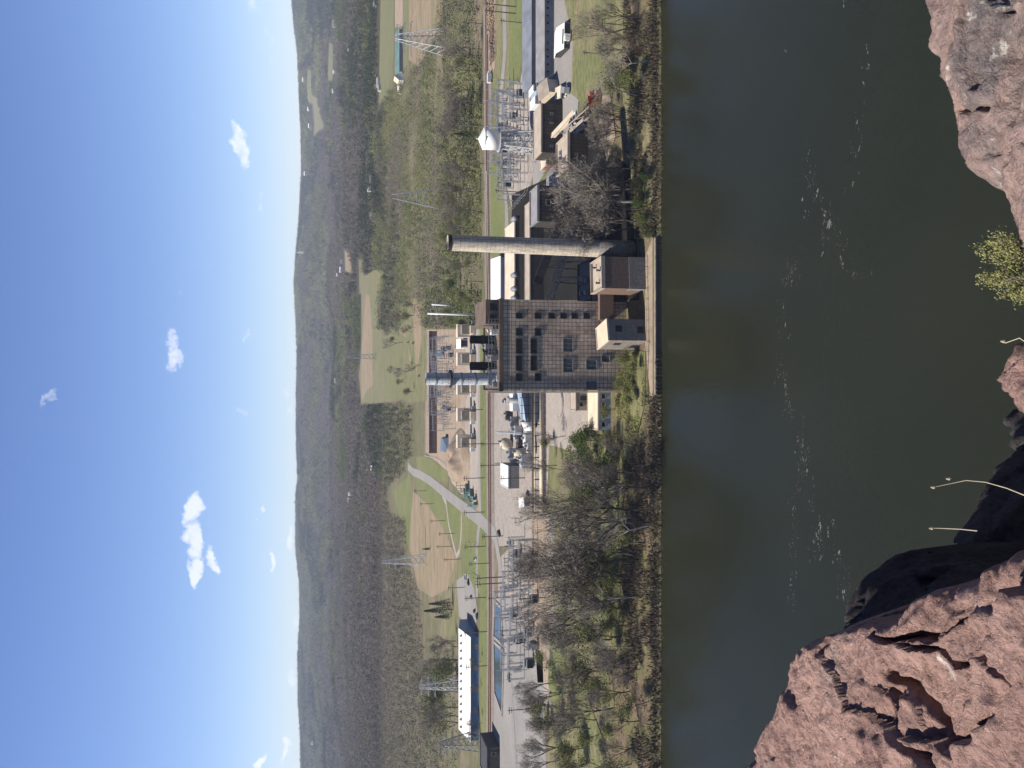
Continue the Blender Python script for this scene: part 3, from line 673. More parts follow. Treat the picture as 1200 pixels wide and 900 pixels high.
def gallery(name, label, P, Q, w=3.0, h=2.6, body='dark_wall', top='tan_roof', legs=3, lattice=False):
    P = Vector(P); Q = Vector(Q); r = thing(name, label, 'conveyor', P); D = Q - P
    q = MB()
    if not lattice: q.beam((0, 0, 0), D, w, None, h); q.build('gallery', M[body], r); q = MB(); n = Vector((0, 0, h / 2 + .12)); q.beam(n, D + n, w + .5, None, .22); q.build('roof', M[top], r)
    else:
        u = D.normalized().cross(Vector((0, 0, 1))).normalized() * w / 2
        for s1 in (-1, 1):
            for z in (-h / 2, h / 2): q.beam(u * s1 + Vector((0, 0, z)), D + u * s1 + Vector((0, 0, z)), .35)
            n = max(3, int(D.length / (h * 1.2)))
            for i in range(n):
                a = D * (i / n) + u * s1; b_ = D * ((i + 1) / n) + u * s1; z = h / 2 * (1 if i % 2 else -1)
                q.beam(a + Vector((0, 0, z)), b_ - Vector((0, 0, z)), .22)
        q.build('truss', M[top], r); q = MB(); q.beam(Vector((0, 0, -h / 2)), D - Vector((0, 0, h / 2)), w * .8, None, .2); q.build('belt', M[body], r)
    for i in range(legs):
        f = (i + .7) / (legs + .4); c = P + D * f; g_ = Hs(c.x, c.y)
        if c.z - g_ > 2:
            q = MB(); u = D.normalized().cross(Vector((0, 0, 1))).normalized() * w / 2
            for s1 in (-1, 1): q.beam(D * f + u * s1 * .9, Vector((D.x * f, D.y * f, g_ - P.z - .3)) + u * s1 * 1.5, .35)
            q.beam(D * f + u, Vector((D.x * f, D.y * f, (g_ - P.z + D.z * f) / 2)) - u * 1.2, .2); q.build('trestle', M['steel_grey'], r)
    return r
gallery('conveyor', 'covered conveyor with tan top slanting from the transfer house behind the chimney', at(664, 244, 285), at(631, 328, 268), 3.4, 2.8, 'brown_wall', 'tan_roof')
gallery('conveyor', 'open steel conveyor bridge with cross frames between chimney and boiler house', at(676, 248, 280), at(645, 350, 262), 3.2, 2.4, 'dark_wall', 'steel_grey', 3, True)
gallery('conveyor', 'pale covered conveyor climbing from the lawn toward the black building', at(684, 121, 296), at(647, 161, 316), 1.5, 1.5, 'cream_wall', 'cream_roof')
gallery('conveyor', 'tan trussed conveyor bridge with walkway over the yard', at(698, 128, 281), at(664, 158, 296), 4.0, 2.6, 'tan_roof', 'tan_roof', 3, True)
p = G(697, 117)
for i, (dx, dy, lb) in enumerate(((0, 0, 'red skip with ribbed sides at the foot of the conveyor, farther one'), (0, -6.5, 'red skip with ribbed sides at the foot of the conveyor, nearer one'))):
    r = thing('skip', lb, 'skip', (p.x + dx - i * 1.5, p.y + dy, p.z), R(20)); q = MB()
    q.add([(-2, -1, .2), (2, -1, .2), (2, 1, .2), (-2, 1, .2), (-2.7, -1.2, 2), (2.7, -1.2, 2), (2.7, 1.2, 2), (-2.7, 1.2, 2)], [(0, 3, 2, 1), (0, 1, 5, 4), (1, 2, 6, 5), (2, 3, 7, 6), (3, 0, 4, 7)]); q.build('body', M['red_paint'], r)
    q = MB(); 
    for x in (-1.6, 0, 1.6): q.box(x - .1, x + .1, -1.35, -1.1, .3, 1.9); q.box(x - .1, x + .1, 1.1, 1.35, .3, 1.9)
    q.build('rib', M['rust'], r)

# water tower
p = at(626, 167, 362); zt0 = at(584, 167, 362).z; zt1 = at(566.5, 167, 362).z; za = at(559.5, 167, 362).z
r = thing('water_tower', 'white water tank with conical roof raised on lattice steel legs', 'water tower', (p.x, 362, 6)); rr = 4.6
q = MB(); q.tube([(0, 0, zt0 - 6), (0, 0, zt1 - 6)], rr, 28); q.build('tank', M['white_roof'], r, True)
q = MB(); q.tube([(0, 0, zt1 - 6.02), (0, 0, za - 6.4), (0, 0, za - 6)], [rr + .25, .3, .2], 28); q.tube([(0, 0, za - 6), (0, 0, za - 5.4)], .25, 8); q.build('roof', M['paint'], r)
q = MB(); q.tube([(0, 0, 0), (0, 0, zt0 - 6)], .55, 10); q.build('riser_pipe', M['galv'], r)
q = MB(); q.tube([(0, 0, zt0 - 6.3), (0, 0, zt0 - 6)], rr + .8, 24); q.build('walkway', M['galv'], r)
for k in range(4):
    a = math.pi / 4 + k * math.pi / 2; q = MB(); q.beam((rr * 1.25 * math.cos(a), rr * 1.25 * math.sin(a), 0), (rr * .85 * math.cos(a), rr * .85 * math.sin(a), zt0 - 6), .55); q.build('leg', M['galv'], r)
q = MB()
for lv in range(3):
    for k in range(4):
        a = math.pi / 4 + k * math.pi / 2; b_ = a + math.pi / 2; za_, zb_ = (zt0 - 6) * lv / 3, (zt0 - 6) * (lv + 1) / 3
        ra, rb_ = rr * (1.25 - .4 * lv / 3), rr * (1.25 - .4 * (lv + 1) / 3)
        q.beam((ra * math.cos(a), ra * math.sin(a), za_), (rb_ * math.cos(b_), rb_ * math.sin(b_), zb_), .3); q.beam((rb_ * math.cos(a), rb_ * math.sin(a), zb_), (ra * math.cos(b_), ra * math.sin(b_), za_), .3)
        q.beam((rb_ * math.cos(a), rb_ * math.sin(a), zb_), (rb_ * math.cos(b_), rb_ * math.sin(b_), zb_), .3)
q.build('bracing', M['galv'], r)

# ------------------------------------------------------------------ west side plant
add('office_building', 'cream roofed two storey office with blue grey windows beside the boiler house', 'building', 716, 702, 457, 504, 11, 'blue_wall', 'cream_roof', par=.25, wins=[(705, 709, 462, 467), (705, 709, 472, 478), (705, 709, 484, 490), (705, 709, 495, 500)])  # white office, its walls coloured blue grey as shade
add('loading_dock', 'cream rendered dock block with dark doors between yard and boiler house', 'building', 689, 676, 459, 481, 7, 'cream_wall', 'tan_roof', par=.2, door=(464, 469, 3.0), wins=[(679, 683, 472, 476)])
add('generator_hall', 'white flat roofed hall with ribbed grey wall beside the yard road', 'building', 608.5, 596.5, 546, 572.5, 18, 'ribbed', 'white_roof', par=.3)
add('site_office', 'small white pitched roof cabin near the pipe rack end', 'building', 621, 614, 583, 593, 7, 'ribbed', 'white_roof', roof='gable', rise=1.5, rz=R(10))
# heat recovery block
p = G(632, 475)
r = thing('boiler_unit', 'large blue grey boiler casing with bright white top beside the boiler house', 'boiler', (p.x, p.y, 6)); q = MB()
w_ = 7.5; hh2 = at(611, 475, p.y).z - 6
q.add([(-w_, 0, 0), (w_, 0, 0), (w_, 9, 0), (-w_, 9, 0), (-w_, 0, hh2 * .75), (w_, 0, hh2), (w_, 9, hh2), (-w_, 9, hh2 * .75)], [(0, 3, 2, 1), (4, 5, 6, 7), (0, 1, 5, 4), (1, 2, 6, 5), (2, 3, 7, 6), (3, 0, 4, 7)]); q.build('casing', M['blue_wall'], r)  # white casing painted with the blue of its shaded side
q = MB(); q.tube([(-w_ - 4, 4, 4), (-w_ - .01, 4, 4)], [1.6, 3.6], 16); q.build('inlet_duct', M['white_roof'], r, True)
q = MB(); q.box(-3, 5, 12, 18, 0, hh2 + 1.2); q.build('filter_box', M['white_roof'], r); q = MB(); q.tube([(2, 10.4, 0), (2, 10.4, hh2 + 3)], 1.4, 14); q.build('flue', M['steel_grey'], r, True)
q = MB()
for z in (2, 5, 8): q.box(-w_, w_, -1.1, -.05, z, z + .15); q.beam((-w_, -1.05, z + 1.1), (w_, -1.05, z + 1.1), .1)
for x in (-7, -3.5, 0, 3.5, 7): q.beam((x, -1, 0), (x, -1, 9), .2)
q.build('walkway', M['steel_dark'], r)
rnd = random.Random(9)
spots = [(604, 468), (607, 496), (612, 507), (600, 520), (617, 517), (624, 503), (624, 516), (606, 533), (628, 525), (618, 532), (600, 487), (622, 540), (628, 492)]
desc = ['white ribbed filter box', 'grey cooling block with fan', 'pale steel skid with pipework', 'tan rounded storage drum', 'dark grey compressor skid', 'silver duct unit on legs']
for i, (x, y) in enumerate(spots):
    p = G(x, y); k = i % 6; nm = ['filter_unit', 'cooling_unit', 'pipe_skid', 'storage_drum', 'compressor_skid', 'duct_unit'][k]
    near_ = ['right against the boiler house', 'beside the big blue casing', 'in the middle of the unit row', 'near the white flat roofed hall', 'by the pipe rack'][min(4, i // 3)]
    r = thing(nm, f'{desc[k]} {near_}', nm.split('_')[1] if k != 3 else 'tank', p, 0)
    q = MB(); a, c, h = rnd.uniform(2, 3.5), rnd.uniform(2.5, 5), rnd.uniform(2.5, 5)
    if k == 3: a = 3.0; q.tube([(0, -3, 3), (0, -2.5, 3), (0, 3, 3), (0, 3.6, 3)], [1.5, 2.9, 2.9, 1.5], 16); q.build('shell', M['cream_wall'], r, True); h = 5.9
    else: q.box(-a, a, -c / 2, c / 2, .3, h); q.build('casing', M[['white_wall', 'steel_grey', 'galv', 'galv', 'steel_dark', 'galv'][k]], r)
    q = MB(); q.box(-a - .2, a + .2, -c / 2 - .2, c / 2 + .2, 0, .3); q.build('base_frame', M['steel_dark'], r)
    q = MB(); q.tube([(a * .4, 0, h - .2), (a * .4, 0, h + 1.3)], .6, 12); q.build('vent', M['steel_grey'], r); q = MB(); q.tube([(-a * .5, 0, h), (-a * .5, 0, h + .6), (-a * .5, -c * .7, h + .6), (-a * .5, -c * .7, .2)], .25, 8); q.build('pipework', M['white_wall' if k % 2 else 'rust'], r)
def lat(q, p, q2, w, cw=.12):
    p = Vector(p); q2 = Vector(q2); d = q2 - p; u = d.normalized().cross(Vector((0, 1, 0))); 
    if u.length < .1: u = Vector((1, 0, 0))
    u = u.normalized() * w / 2; v = Vector((0, w / 2, 0)) if abs(d.normalized().y) < .9 else Vector((0, 0, w / 2))
    for a in (u, -u): q.beam(p + a, q2 + a, cw)
    for a in (v, -v): q.beam(p + a, q2 + a, cw)
    n = max(2, int(d.length / w / 1.3))
    for i in range(n): q.beam(p + d * (i / n) + (u if i % 2 else -u), p + d * ((i + 1) / n) + (-u if i % 2 else u), cw * .8); q.beam(p + d * (i / n) + (v if i % 2 else -v), p + d * ((i + 1) / n) + (-v if i % 2 else v), cw * .8)
# lattice gantries across the unit yard
def gantry(P, Q, h, label, m='galv', w=.9, name='gantry', cw=.16):
    P = Vector(P); Q = Vector(Q); c = (P + Q) / 2; r = thing(name, label, 'gantry', (c.x, c.y, 6)); a = Vector((P.x - c.x, P.y - c.y, 0)); b_ = -a
    for e in (a, b_): q = MB(); lat(q, e, e + Vector((0, 0, h)), w, cw); q.build('post', M[m], r)
    q = MB(); lat(q, a + Vector((0, 0, h)), b_ + Vector((0, 0, h)), w, cw); q.build('beam', M[m], r); return r
gantry(G(634, 508), G(602, 506), 9, 'pale lattice gantry crossing behind the blue boiler casing')
gantry(G(626, 541), G(598, 543), 8, 'grey lattice gantry beside the white flat roofed hall')
pa, pb = G(638, 459), G(638, 600)
r = thing('pipe_rack', 'long rusty brown pipe rack with pale pipes along the unit yard', 'pipe rack', (pa.x, pa.y, 6)); D = Vector((pb.x - pa.x, pb.y - pa.y, 0))
for k, (oy, z, mm) in enumerate(((0, 4.6, 'rust'), (.9, 4.6, 'rust'), (-.9, 4.6, 'cream_wall'), (-.3, 5.4, 'brown_wall'), (-2.6, 2.0, 'cream_wall'))):
    q = MB(); q.tube([Vector((0, oy, z)), D + Vector((0, oy, z))], .38 if k < 4 else .9, 8); q.build('pipe', M[mm], r, True)
for k in range(12):
    c = D * (k / 11); q = MB(); q.beam(c + Vector((0, -1.3, 0)), c + Vector((0, -1.3, 5)), .25); q.beam(c + Vector((0, 1.3, 0)), c + Vector((0, 1.3, 5)), .25); q.beam(c + Vector((0, -1.4, 4.2)), c + Vector((0, 1.4, 4.2)), .25); q.build('bent', M['steel_dark'], r)
# clarifier pad, long wall
p = G(656, 472); r = thing('clarifier', 'round pale concrete basin cover on the yard behind the cream roofed office', 'basin', (p.x, p.y, 6.06)); q = MB(); q.tube([(0, 0, -.1), (0, 0, .5)], 6.2, 36); q.build('slab', M['concrete'], r)
q = MB(); q.tube([(0, 0, .5), (0, 0, .75)], [5.7, 5.6], 36); q.build('lid', M['gravel'], r)
# gas turbine units in a row behind the railway
gt = None
for i, y in enumerate((386, 420, 455, 487, 519)):
    p = G(558, y)
    lb = ['at the dirt mound end of the row', 'second from the dirt mound', 'just past the silver stack toward the mound', 'between silver and black stacks', 'at the white shed end of the row']
    L_ = 'cream gas turbine unit with box intake, ' + lb[4 - i]
    if gt is None:
        gt = thing('gas_turbine', L_, 'gas turbine', p, 0, 'cream gas turbine units in a row')
        q = MB(); q.box(-2.5, 2.5, 0, 14, .3, 3.6); q.build('enclosure', M['cream_wall'], gt); q = MB(); q.box(-4.2, 4.2, 14.2, 20, 1.5, 9.5); q.build('air_intake', M['cream_roof'], gt)
        q = MB(); q.box(-2.8, 2.8, 3, 8, 3.62, 8.5); q.build('exhaust_stack', M['dust_steel'], gt); q = MB(); q.box(-5.5, -3.2, 2, 5, 0, 3); q.build('auxiliary_cabinet', M['white_wall'], gt); q = MB(); q.box(3.2, 5.8, 1, 6, 0, 2.6); q.build('auxiliary_cabinet', M['steel_grey'], gt)
        q = MB(); q.box(-3, 3, -.3, 20, 0, .28); q.build('skid', M['rust'], gt)
    else: copy_thing(gt, p, 0, L_)
add('equipment_shed', 'small white house shaped shed with dark front behind the black stacks', 'shed', 548, 540, 397.5, 407.5, 16, 'white_wall', 'white_roof', roof='gable', rise=1.5, door=(399, 406, 4.2))
# maroon wall
pa, pb = G(512, 388), G(512, 531); q = MB()
r = thing('noise_wall', 'long low maroon retaining wall behind the switchyard', 'wall', (pb.x, pb.y, 6)); D = Vector((pa.x - pb.x, pa.y - pb.y, 0))
hw_ = at(503, 450, pa.y).z - 6; q.beam(Vector((0, 0, hw_ / 2)), D + Vector((0, 0, hw_ / 2)), 1.0, None, hw_); q.build('wall_face', M['maroon'], r); q = MB(); q.beam(Vector((0, 0, hw_ + .25)), D + Vector((0, 0, hw_ + .25)), 1.6, None, .5); q.build('coping', M['tan_roof'], r)
q = MB(); n = 26
for k in range(n + 1): c = D * (k / n); q.beam(c + Vector((0, 0, hw_ + .5)), c + Vector((0, 0, hw_ + 3)), .18)
q.beam(Vector((0, 0, hw_ + 3)), D + Vector((0, 0, hw_ + 3)), .14); q.beam(Vector((0, 0, hw_ + 1.8)), D + Vector((0, 0, hw_ + 1.8)), .1); q.build('fence', M['galv'], r)
# spoil mound
pts = [(532, 503), (548, 500), (549, 540), (548, 575), (538, 576), (532, 550)]
P = [G(*a) for a in pts]; cx = sum(p.x for p in P) / 6; cy = sum(p.y for p in P) / 6
n1, n2 = 48, 24; th = np.linspace(0, 2 * np.pi, n1, endpoint=False); rr_ = np.linspace(0, 1, n2)
rx, ry = abs(P[3].x - P[1].x) / 2 + 2, abs(P[0].y - P[1].y) / 2 + 6
V = []; 
for a in rr_:
    for t_ in th:
        x, y = rx * a * math.cos(t_), ry * a * math.sin(t_); V.append((x, y, 9 * (1 - a ** 1.6) * (1 + .35 * float(fbm(np.array([x / 9]), np.array([y / 9]), 3)[0]) * 2) - (.5 if a > .98 else 0)))
F = [(i * n1 + k, i * n1 + (k + 1) % n1, (i + 1) * n1 + (k + 1) % n1, (i + 1) * n1 + k) for i in range(n2 - 1) for k in range(n1)]
o = mesh_np('spoil_mound', V, F, [M['dirt']], True); o.location = (cx, cy, 6.1); meta(o, 'large bare tan dirt mound beside the railway lawn', 'mound')
for (x, y, lb) in ((524, 521, 'dark blue grey tarpaulin covered stack near the dirt mound'), (519, 414, 'dark blue grey tarpaulin covered crate at the switchyard end')):
    p = G(x, y); q = MB(); s2 = 1 if y > 500 else .5; q.add([(-6 * s2, -8, 0), (6 * s2, -8, 0), (6 * s2, 8, 0), (-6 * s2, 8, 0), (-5 * s2, -6, 4), (5 * s2, -7, 4.4), (5 * s2, 6, 4), (-5 * s2, 6, 4.6)], [(0, 3, 2, 1), (4, 5, 6, 7), (0, 1, 5, 4), (1, 2, 6, 5), (2, 3, 7, 6), (3, 0, 4, 7)])
    o = q.build('tarpaulin_stack', M['tarp']); o.location = p; meta(o, lb, 'covered stack')

# ------------------------------------------------------------------ switchyards
def proto_gantry():
    r = thing('substation_gantry', 'x', 'gantry'); 
    for x in (-6, 6): q = MB(); lat(q, (x, 0, 0), (x, 0, 9), .8, .13); q.tube([(x, 0, 9), (x, 0, 11.5)], [.12, .04], 6); q.build('post', M['galv'], r)
    q = MB(); lat(q, (-6, 0, 8.6), (6, 0, 8.6), .8, .13); q.build('beam', M['galv'], r)
    for x in (-3.6, 0, 3.6): q = MB(); q.tube([(x, 0, 8.2), (x, 0, 6.6)], .16, 6); q.build('insulator', M['insul'], r)
    return r
def proto_breaker():
    r = thing('circuit_breaker', 'x', 'circuit breaker'); q = MB()
    for x in (-1.6, 0, 1.6): q.beam((x, 0, 0), (x, 0, 2.4), .25)
    q.box(-2.1, 2.1, -.3, .3, 2.2, 2.5); q.build('frame', M['galv'], r)
    for x in (-1.6, 0, 1.6): q = MB(); q.tube([(x, 0, 2.5), (x, 0, 4.6)], [.24, .16], 7); q.build('insulator', M['insul'], r)
    q = MB(); q.box(-.5, .5, -.9, -.3, .6, 1.9); q.build('control_box', M['white_wall'], r); return r
def proto_transformer():
    r = thing('transformer', 'x', 'transformer'); q = MB(); q.box(-1.8, 1.8, -1.2, 1.2, .3, 3.2); q.tube([(-1.7, 0, 3.9), (1.7, 0, 3.9)], .45, 10); q.build('tank', M['steel_grey'], r)
    q = MB()
    for k in range(7): q.box(-1.7 + k * .52, -1.6 + k * .52, -1.9, -1.2, .6, 2.9)
    q.build('radiator', M['steel_dark'], r)
    for x in (-1.1, 0, 1.1): q = MB(); q.tube([(x, .5, 3.2), (x, .7, 5.0)], [.22, .12], 7); q.build('bushing', M['insul'], r)
    return r
PR = [proto_gantry(), proto_breaker(), proto_transformer()]; used = [False] * 3
NMS = ['galvanised lattice gantry', 'three pole circuit breaker', 'grey finned transformer']
GRP = ['lattice gantries', 'circuit breakers', 'transformers']
def inpoly(x, y, poly):
    x = np.asarray(x, float); y = np.asarray(y, float); r = np.zeros(x.shape, bool); n = len(poly)
    for i in range(n):
        x1, y1 = poly[i]; x2, y2 = poly[(i + 1) % n]
        if y1 == y2: continue
        c = ((y1 > y) != (y2 > y)) & (x < (x2 - x1) * (y - y1) / (y2 - y1) + x1); r ^= c
    return r
YARD = []
def yard(poly, where, dx, dy, ang, seed, mix=(.4, .45, .15)):
    P = [G(*a) for a in poly]; x0, x1 = min(p.x for p in P), max(p.x for p in P); y0, y1 = min(p.y for p in P), max(p.y for p in P)
    wp = [(p.x, p.y) for p in P]; rnd = random.Random(seed); row = 0; y = y0
    while y < y1:
        x = x0 + (row % 2) * dx * .4
        while x < x1:
            if inpoly(x, y, wp):
                k = rnd.choices((0, 1, 2), mix)[0]; loc = (x + rnd.uniform(-.6, .6), y + rnd.uniform(-.6, .6), 6.1); lab = f'{NMS[k]}, {where}, {ORD[row]} row from river'; g_ = f'{GRP[k]} in the {where}'; rz = ang + (math.pi / 2 if k and rnd.random() < .3 else 0)
                if not used[k]: used[k] = True; c = PR[k]; YARD.append(c); c.location = loc; c.rotation_euler = (0, 0, rz); c['label'] = lab; c['group'] = g_
                else: YARD.append(copy_thing(PR[k], loc, rz, lab, g_, scale=rnd.uniform(.9, 1.15)))
            x += dx
        y += dy; row += 1
yard([(592, 118), (605, 100), (622, 108), (624, 190), (614, 215), (598, 225), (593, 190)], 'water tower switchyard', 6, 7.5, 0, 1)
yard([(600, 640), (632, 640), (636, 700), (634, 770), (610, 790), (600, 720)], 'pond side switchyard', 7, 8, 0, 2, (.35, .5, .15))
yard([(516, 400), (534, 400), (534, 498), (516, 498)], 'silver stack switchyard', 7.5, 11, 0, 3)
count_down(YARD)
GS = []
for i, (x, y) in enumerate([(545, 569), (550, 572), (555, 578), (548, 577), (553, 585), (558, 584), (559, 592)]):
    p = G(x, y)
    if i == 0: gs = thing('switchgear', 'green switchgear cabinets with poles beside the bend of the road', 'switchgear', p, 0, 'green switchgear at the road bend'); q = MB(); q.box(-3, 3, -1, 1, .2, 2.6); q.build('cabinet', M['green_gear'], gs); q = MB(); [q.tube([(x_, 0, 2.6), (x_, 0, 6)], .18, 6) for x_ in (-2, 0, 2)]; q.beam((-2.6, 0, 6), (2.6, 0, 6), .25); q.build('busbar', M['green_gear'], gs)
    else: GS.append(copy_thing(gs, p, R(20 * i)))
count_down(GS + [gs])

# ------------------------------------------------------------------ left side
add('long_barn', 'very long white roofed metal hall with blue walls beside the railway', 'hall', 561, 551.5, 747, 868, 40, 'blue_sheet', 'white_roof', roof='gable', rise=4)  # wall blue is sky-lit shade painted into the colour
b = B[-1]; hb_ = at(551.5, 800, b.location.y).z - 6
for k in range(13): q = MB(); x = -28.8 + k * 4.8; q.box(x - .5, x + .5, 14, 15.6, hb_ + 2.6, hb_ + 3.9); q.tube([(x, 14.8, hb_ + 3.9), (x, 14.8, hb_ + 4.4)], .5, 8); q.build('roof_vent', M['steel_grey'], b)
for k in range(5): q = MB(); x = -26 + k * 13; q.box(x - 1.6, x + 1.6, -.12, .0, 0, 4.2); q.build('door', M['shed_grey'], b)
add('dark_house', 'black flat roofed building at the edge beside the long white roofed hall', 'building', 586, 572, 876, 915, 20, 'dark_wall', 'steel_dark', par=.4, wins=[(576, 581, 882, 886)])
for (pts, lb) in (([(580, 704), (588, 712), (590, 756), (579, 746)], 'shorter settling pond, cut off at a slant beside the railway'), ([(579, 752), (591, 763), (589, 838), (580, 812)], 'long settling pond, farther from the plant, beside the railway')):
    P = [G(*a) for a in pts]; c = sum(P, Vector()) / 4; r = thing('settling_pond', lb, 'pond', (c.x, c.y, 6.2)); q = MB(); q.add([p - Vector((c.x, c.y, 6.0)) for p in P], [(0, 1, 2, 3)]); q.build('water_surface', M['pond'], r)
    q = MB()
    for i in range(4): a, b_ = P[i] - Vector((c.x, c.y, 6.0)), P[(i + 1) % 4] - Vector((c.x, c.y, 6.0)); q.beam(a, b_, 1.6, None, .7)
    q.build('kerb', M['concrete'], r)
def pylon(label, xb, xt, y, wid, arms=3, m='galv', cw=.35, Y=None, aframe=False, group=None):
    p = G(xb, y) if Y is None else Vector((at(xb, y, Y).x, Y, Hs(at(xb, y, Y).x, Y))); h = at(xt, y, p.y).z - p.z
    r = thing('pylon', label, 'pylon', p, 0, group); q = MB(); w = wid / 2
    if aframe:
        for s1 in (-1, 1): q.beam((s1 * w, 0, 0), (s1 * w * .18, 0, h), cw); q.beam((s1 * w, 1.5, 0), (s1 * w * .18, .4, h), cw)
        for k in range(5): z = h * (.35 + .13 * k); f = 1 - .82 * z / h; q.beam((-w * f, 0, z), (w * f, 0, z + h * .06), cw * .7); q.beam((w * f, 0, z), (-w * f, 0, z + h * .06), cw * .7)
    else:
        for a, b_ in ((-1, -1), (1, -1), (1, 1), (-1, 1)): q.beam((a * w, b_ * w, 0), (a * w * .2, b_ * w * .2, h), cw)
        for k in range(7):
            z0_, z1_ = h * k / 7, h * (k + 1) / 7; f0, f1 = w * (1 - .8 * k / 7), w * (1 - .8 * (k + 1) / 7)
            for yy in (-1, 1): q.beam((-f0, yy * f0, z0_), (f1, yy * f1, z1_), cw * .6); q.beam((f0, yy * f0, z0_), (-f1, yy * f1, z1_), cw * .6)
            for xx in (-1, 1): q.beam((xx * f0, -f0, z0_), (xx * f1, f1, z1_), cw * .6)
    q.build('tower_frame', M[m], r)
    for k in range(arms):
        z = h * (.68 + .14 * k); aw = wid * (.85 - .12 * k); q = MB(); q.beam((-aw, 0, z), (aw, 0, z), cw * .9); q.beam((-aw, 0, z), (0, 0, z + h * .06), cw * .5); q.beam((aw, 0, z), (0, 0, z + h * .06), cw * .5)
        q.build('crossarm', M[m], r)
        
        for x_ in (-aw, aw): q = MB(); q.tube([(x_, 0, z), (x_, 0, z - h * .045)], cw * .35, 5); q.build('insulator', M['insul'], r)
    return r
pylon('slim lattice pylon with two arms at the field below the wooded hill', 499, 447, 656, 9, 2, cw=.4)
pylon('splayed A-shaped steel pylon above the bushes beyond the chimney toward the water tower', 519, 460, 233, 17, 0, cw=.55, aframe=True)
pylon('broad grey lattice pylon in front of the ploughed field', 521, 463, 49, 16, 3, cw=.55)
pylon('thin far lattice pylon at the edge of the brown field strip', 441, 402, 418, 10, 2, 'steel_grey', cw=.6)
pylon('grey lattice pylon in the trees behind the long white roofed hall', 548, 492, 800, 9, 3, cw=.4)
pylon('dark lattice pylon beside the black flat roofed building', 562, 515, 868, 10, 3, 'steel_grey', cw=.4)
pylon('tiny white mast on the skyline above the wooded ridge', 357, 348, 296, 12, 0, 'paint', cw=2.0)
for (xa, xb_, y, lb) in ((506, 533, 357.5, 'shorter white steel pole among the scrub behind the boiler house'), (501, 562, 368.7, 'taller white steel pole among the scrub behind the boiler house')):
    p = G(xb_, y); h = at(xa, y, p.y).z - p.z; r = thing('transmission_pole', lb, 'pole', p); q = MB(); q.tube([(0, 0, 0), (0, 0, h)], [.95, .5], 10); q.build('shaft', M['paint'], r, True)
    q = MB(); [q.beam((-3.5, 0, h * f), (3.5, 0, h * f + .5), .3) for f in (.82, .93)]; q.build('crossarm', M['galv'], r)
# utility poles
PL = [(566, 480, 14), (566, 440, 14), (567, 520, 14), (568, 560, 13), (568, 600, 13), (569, 640, 13), (570, 700, 13), (571, 740, 14), (571, 780, 13), (573, 660, 12), (589, 520, 12), (588, 545, 12), (590, 628, 12), (592, 676, 16), (592, 683, 16), (596, 700, 11),
      (605, 8, 16), (605, 16, 16), (615, 27, 12), (566, 28, 12), (566, 58, 13), (568, 96, 12), (568, 122, 12), (567, 148, 16), (568, 192, 12), (568, 222, 12), (568, 250, 11), (566, 330, 11), (608, 225, 12), (530, 640, 12), (533, 625, 12), (522, 610, 12), (540, 655, 12), (545, 688, 12), (500, 575, 12), (508, 590, 12), (640, 660, 12), (640, 700, 12), (625, 830, 12), (615, 560, 12), (735, 30, 9), (712, 64, 9)]
up = None; UP = []
for i, (x, y, h) in enumerate(PL):
    p = G(x, y); lab = 'weathered wooden utility pole with crossarm ' + ('by the railway line' if 564 < x < 575 else 'in the plant yards' if x >= 575 else 'in the fields beyond the road'); g_ = 'utility poles ' + lab.split('crossarm ')[1]
    if up is None:
        up = thing('utility_pole', lab, 'utility pole', p, R(10), g_); q = MB(); q.tube([(0, 0, 0), (0, 0, 12)], [.26, .17], 7); q.build('pole', M['wood'], up); q = MB(); q.beam((-1.5, 0, 11.2), (1.5, 0, 11.2), .22); q.beam((-1.2, 0, 10.2), (1.2, 0, 10.2), .2); q.build('crossarm', M['wood'], up)
        q = MB(); [q.tube([(x_, 0, 11.3), (x_, 0, 11.7)], .1, 5) for x_ in (-1.3, -.6, .6, 1.3)]; q.build('insulator', M['insul'], up)
    else: UP.append(copy_thing(up, p, R(i * 17 % 40), lab, g_, scale=h / 12))
count_down(UP + [up])
# rails and pale barrier
for k, dd in enumerate((-2.2, -.7, 2.6, 4.1)):
    P = [G(x, y) for x, y in ((571, -20), (572, 200), (574, 450), (575.5, 700), (574, 920))]; q = MB()
    pr = [Vector((p.x, p.y + dd, 6.28)) for p in P]
    for i in range(4): q.beam(pr[i], pr[i + 1], .14, None, .3)
    meta(q.build('railway_rail', M['rust']), ['rusty rail of the railway line, nearest the hills but one pair away', 'rusty rail of the railway line, second from the river side pair', 'rusty rail of the farther track, its near rail', 'rusty rail of the farther track, its far rail'][k], 'rail', 'rails of the railway line', 'thing')
pa, pb = G(575.5, 355), G(573, 200)
r = thing('barrier_wall', 'low cream block barrier along the railway behind the chimney', 'barrier', pa); D = pb - pa; q = MB()
for k in range(40): q.beam(D * (k / 40) + Vector((0, 0, .8)), D * ((k + .86) / 40) + Vector((0, 0, .8)), .7, None, 1.6)
q.build('barrier_blocks', M['cream_roof'], r)
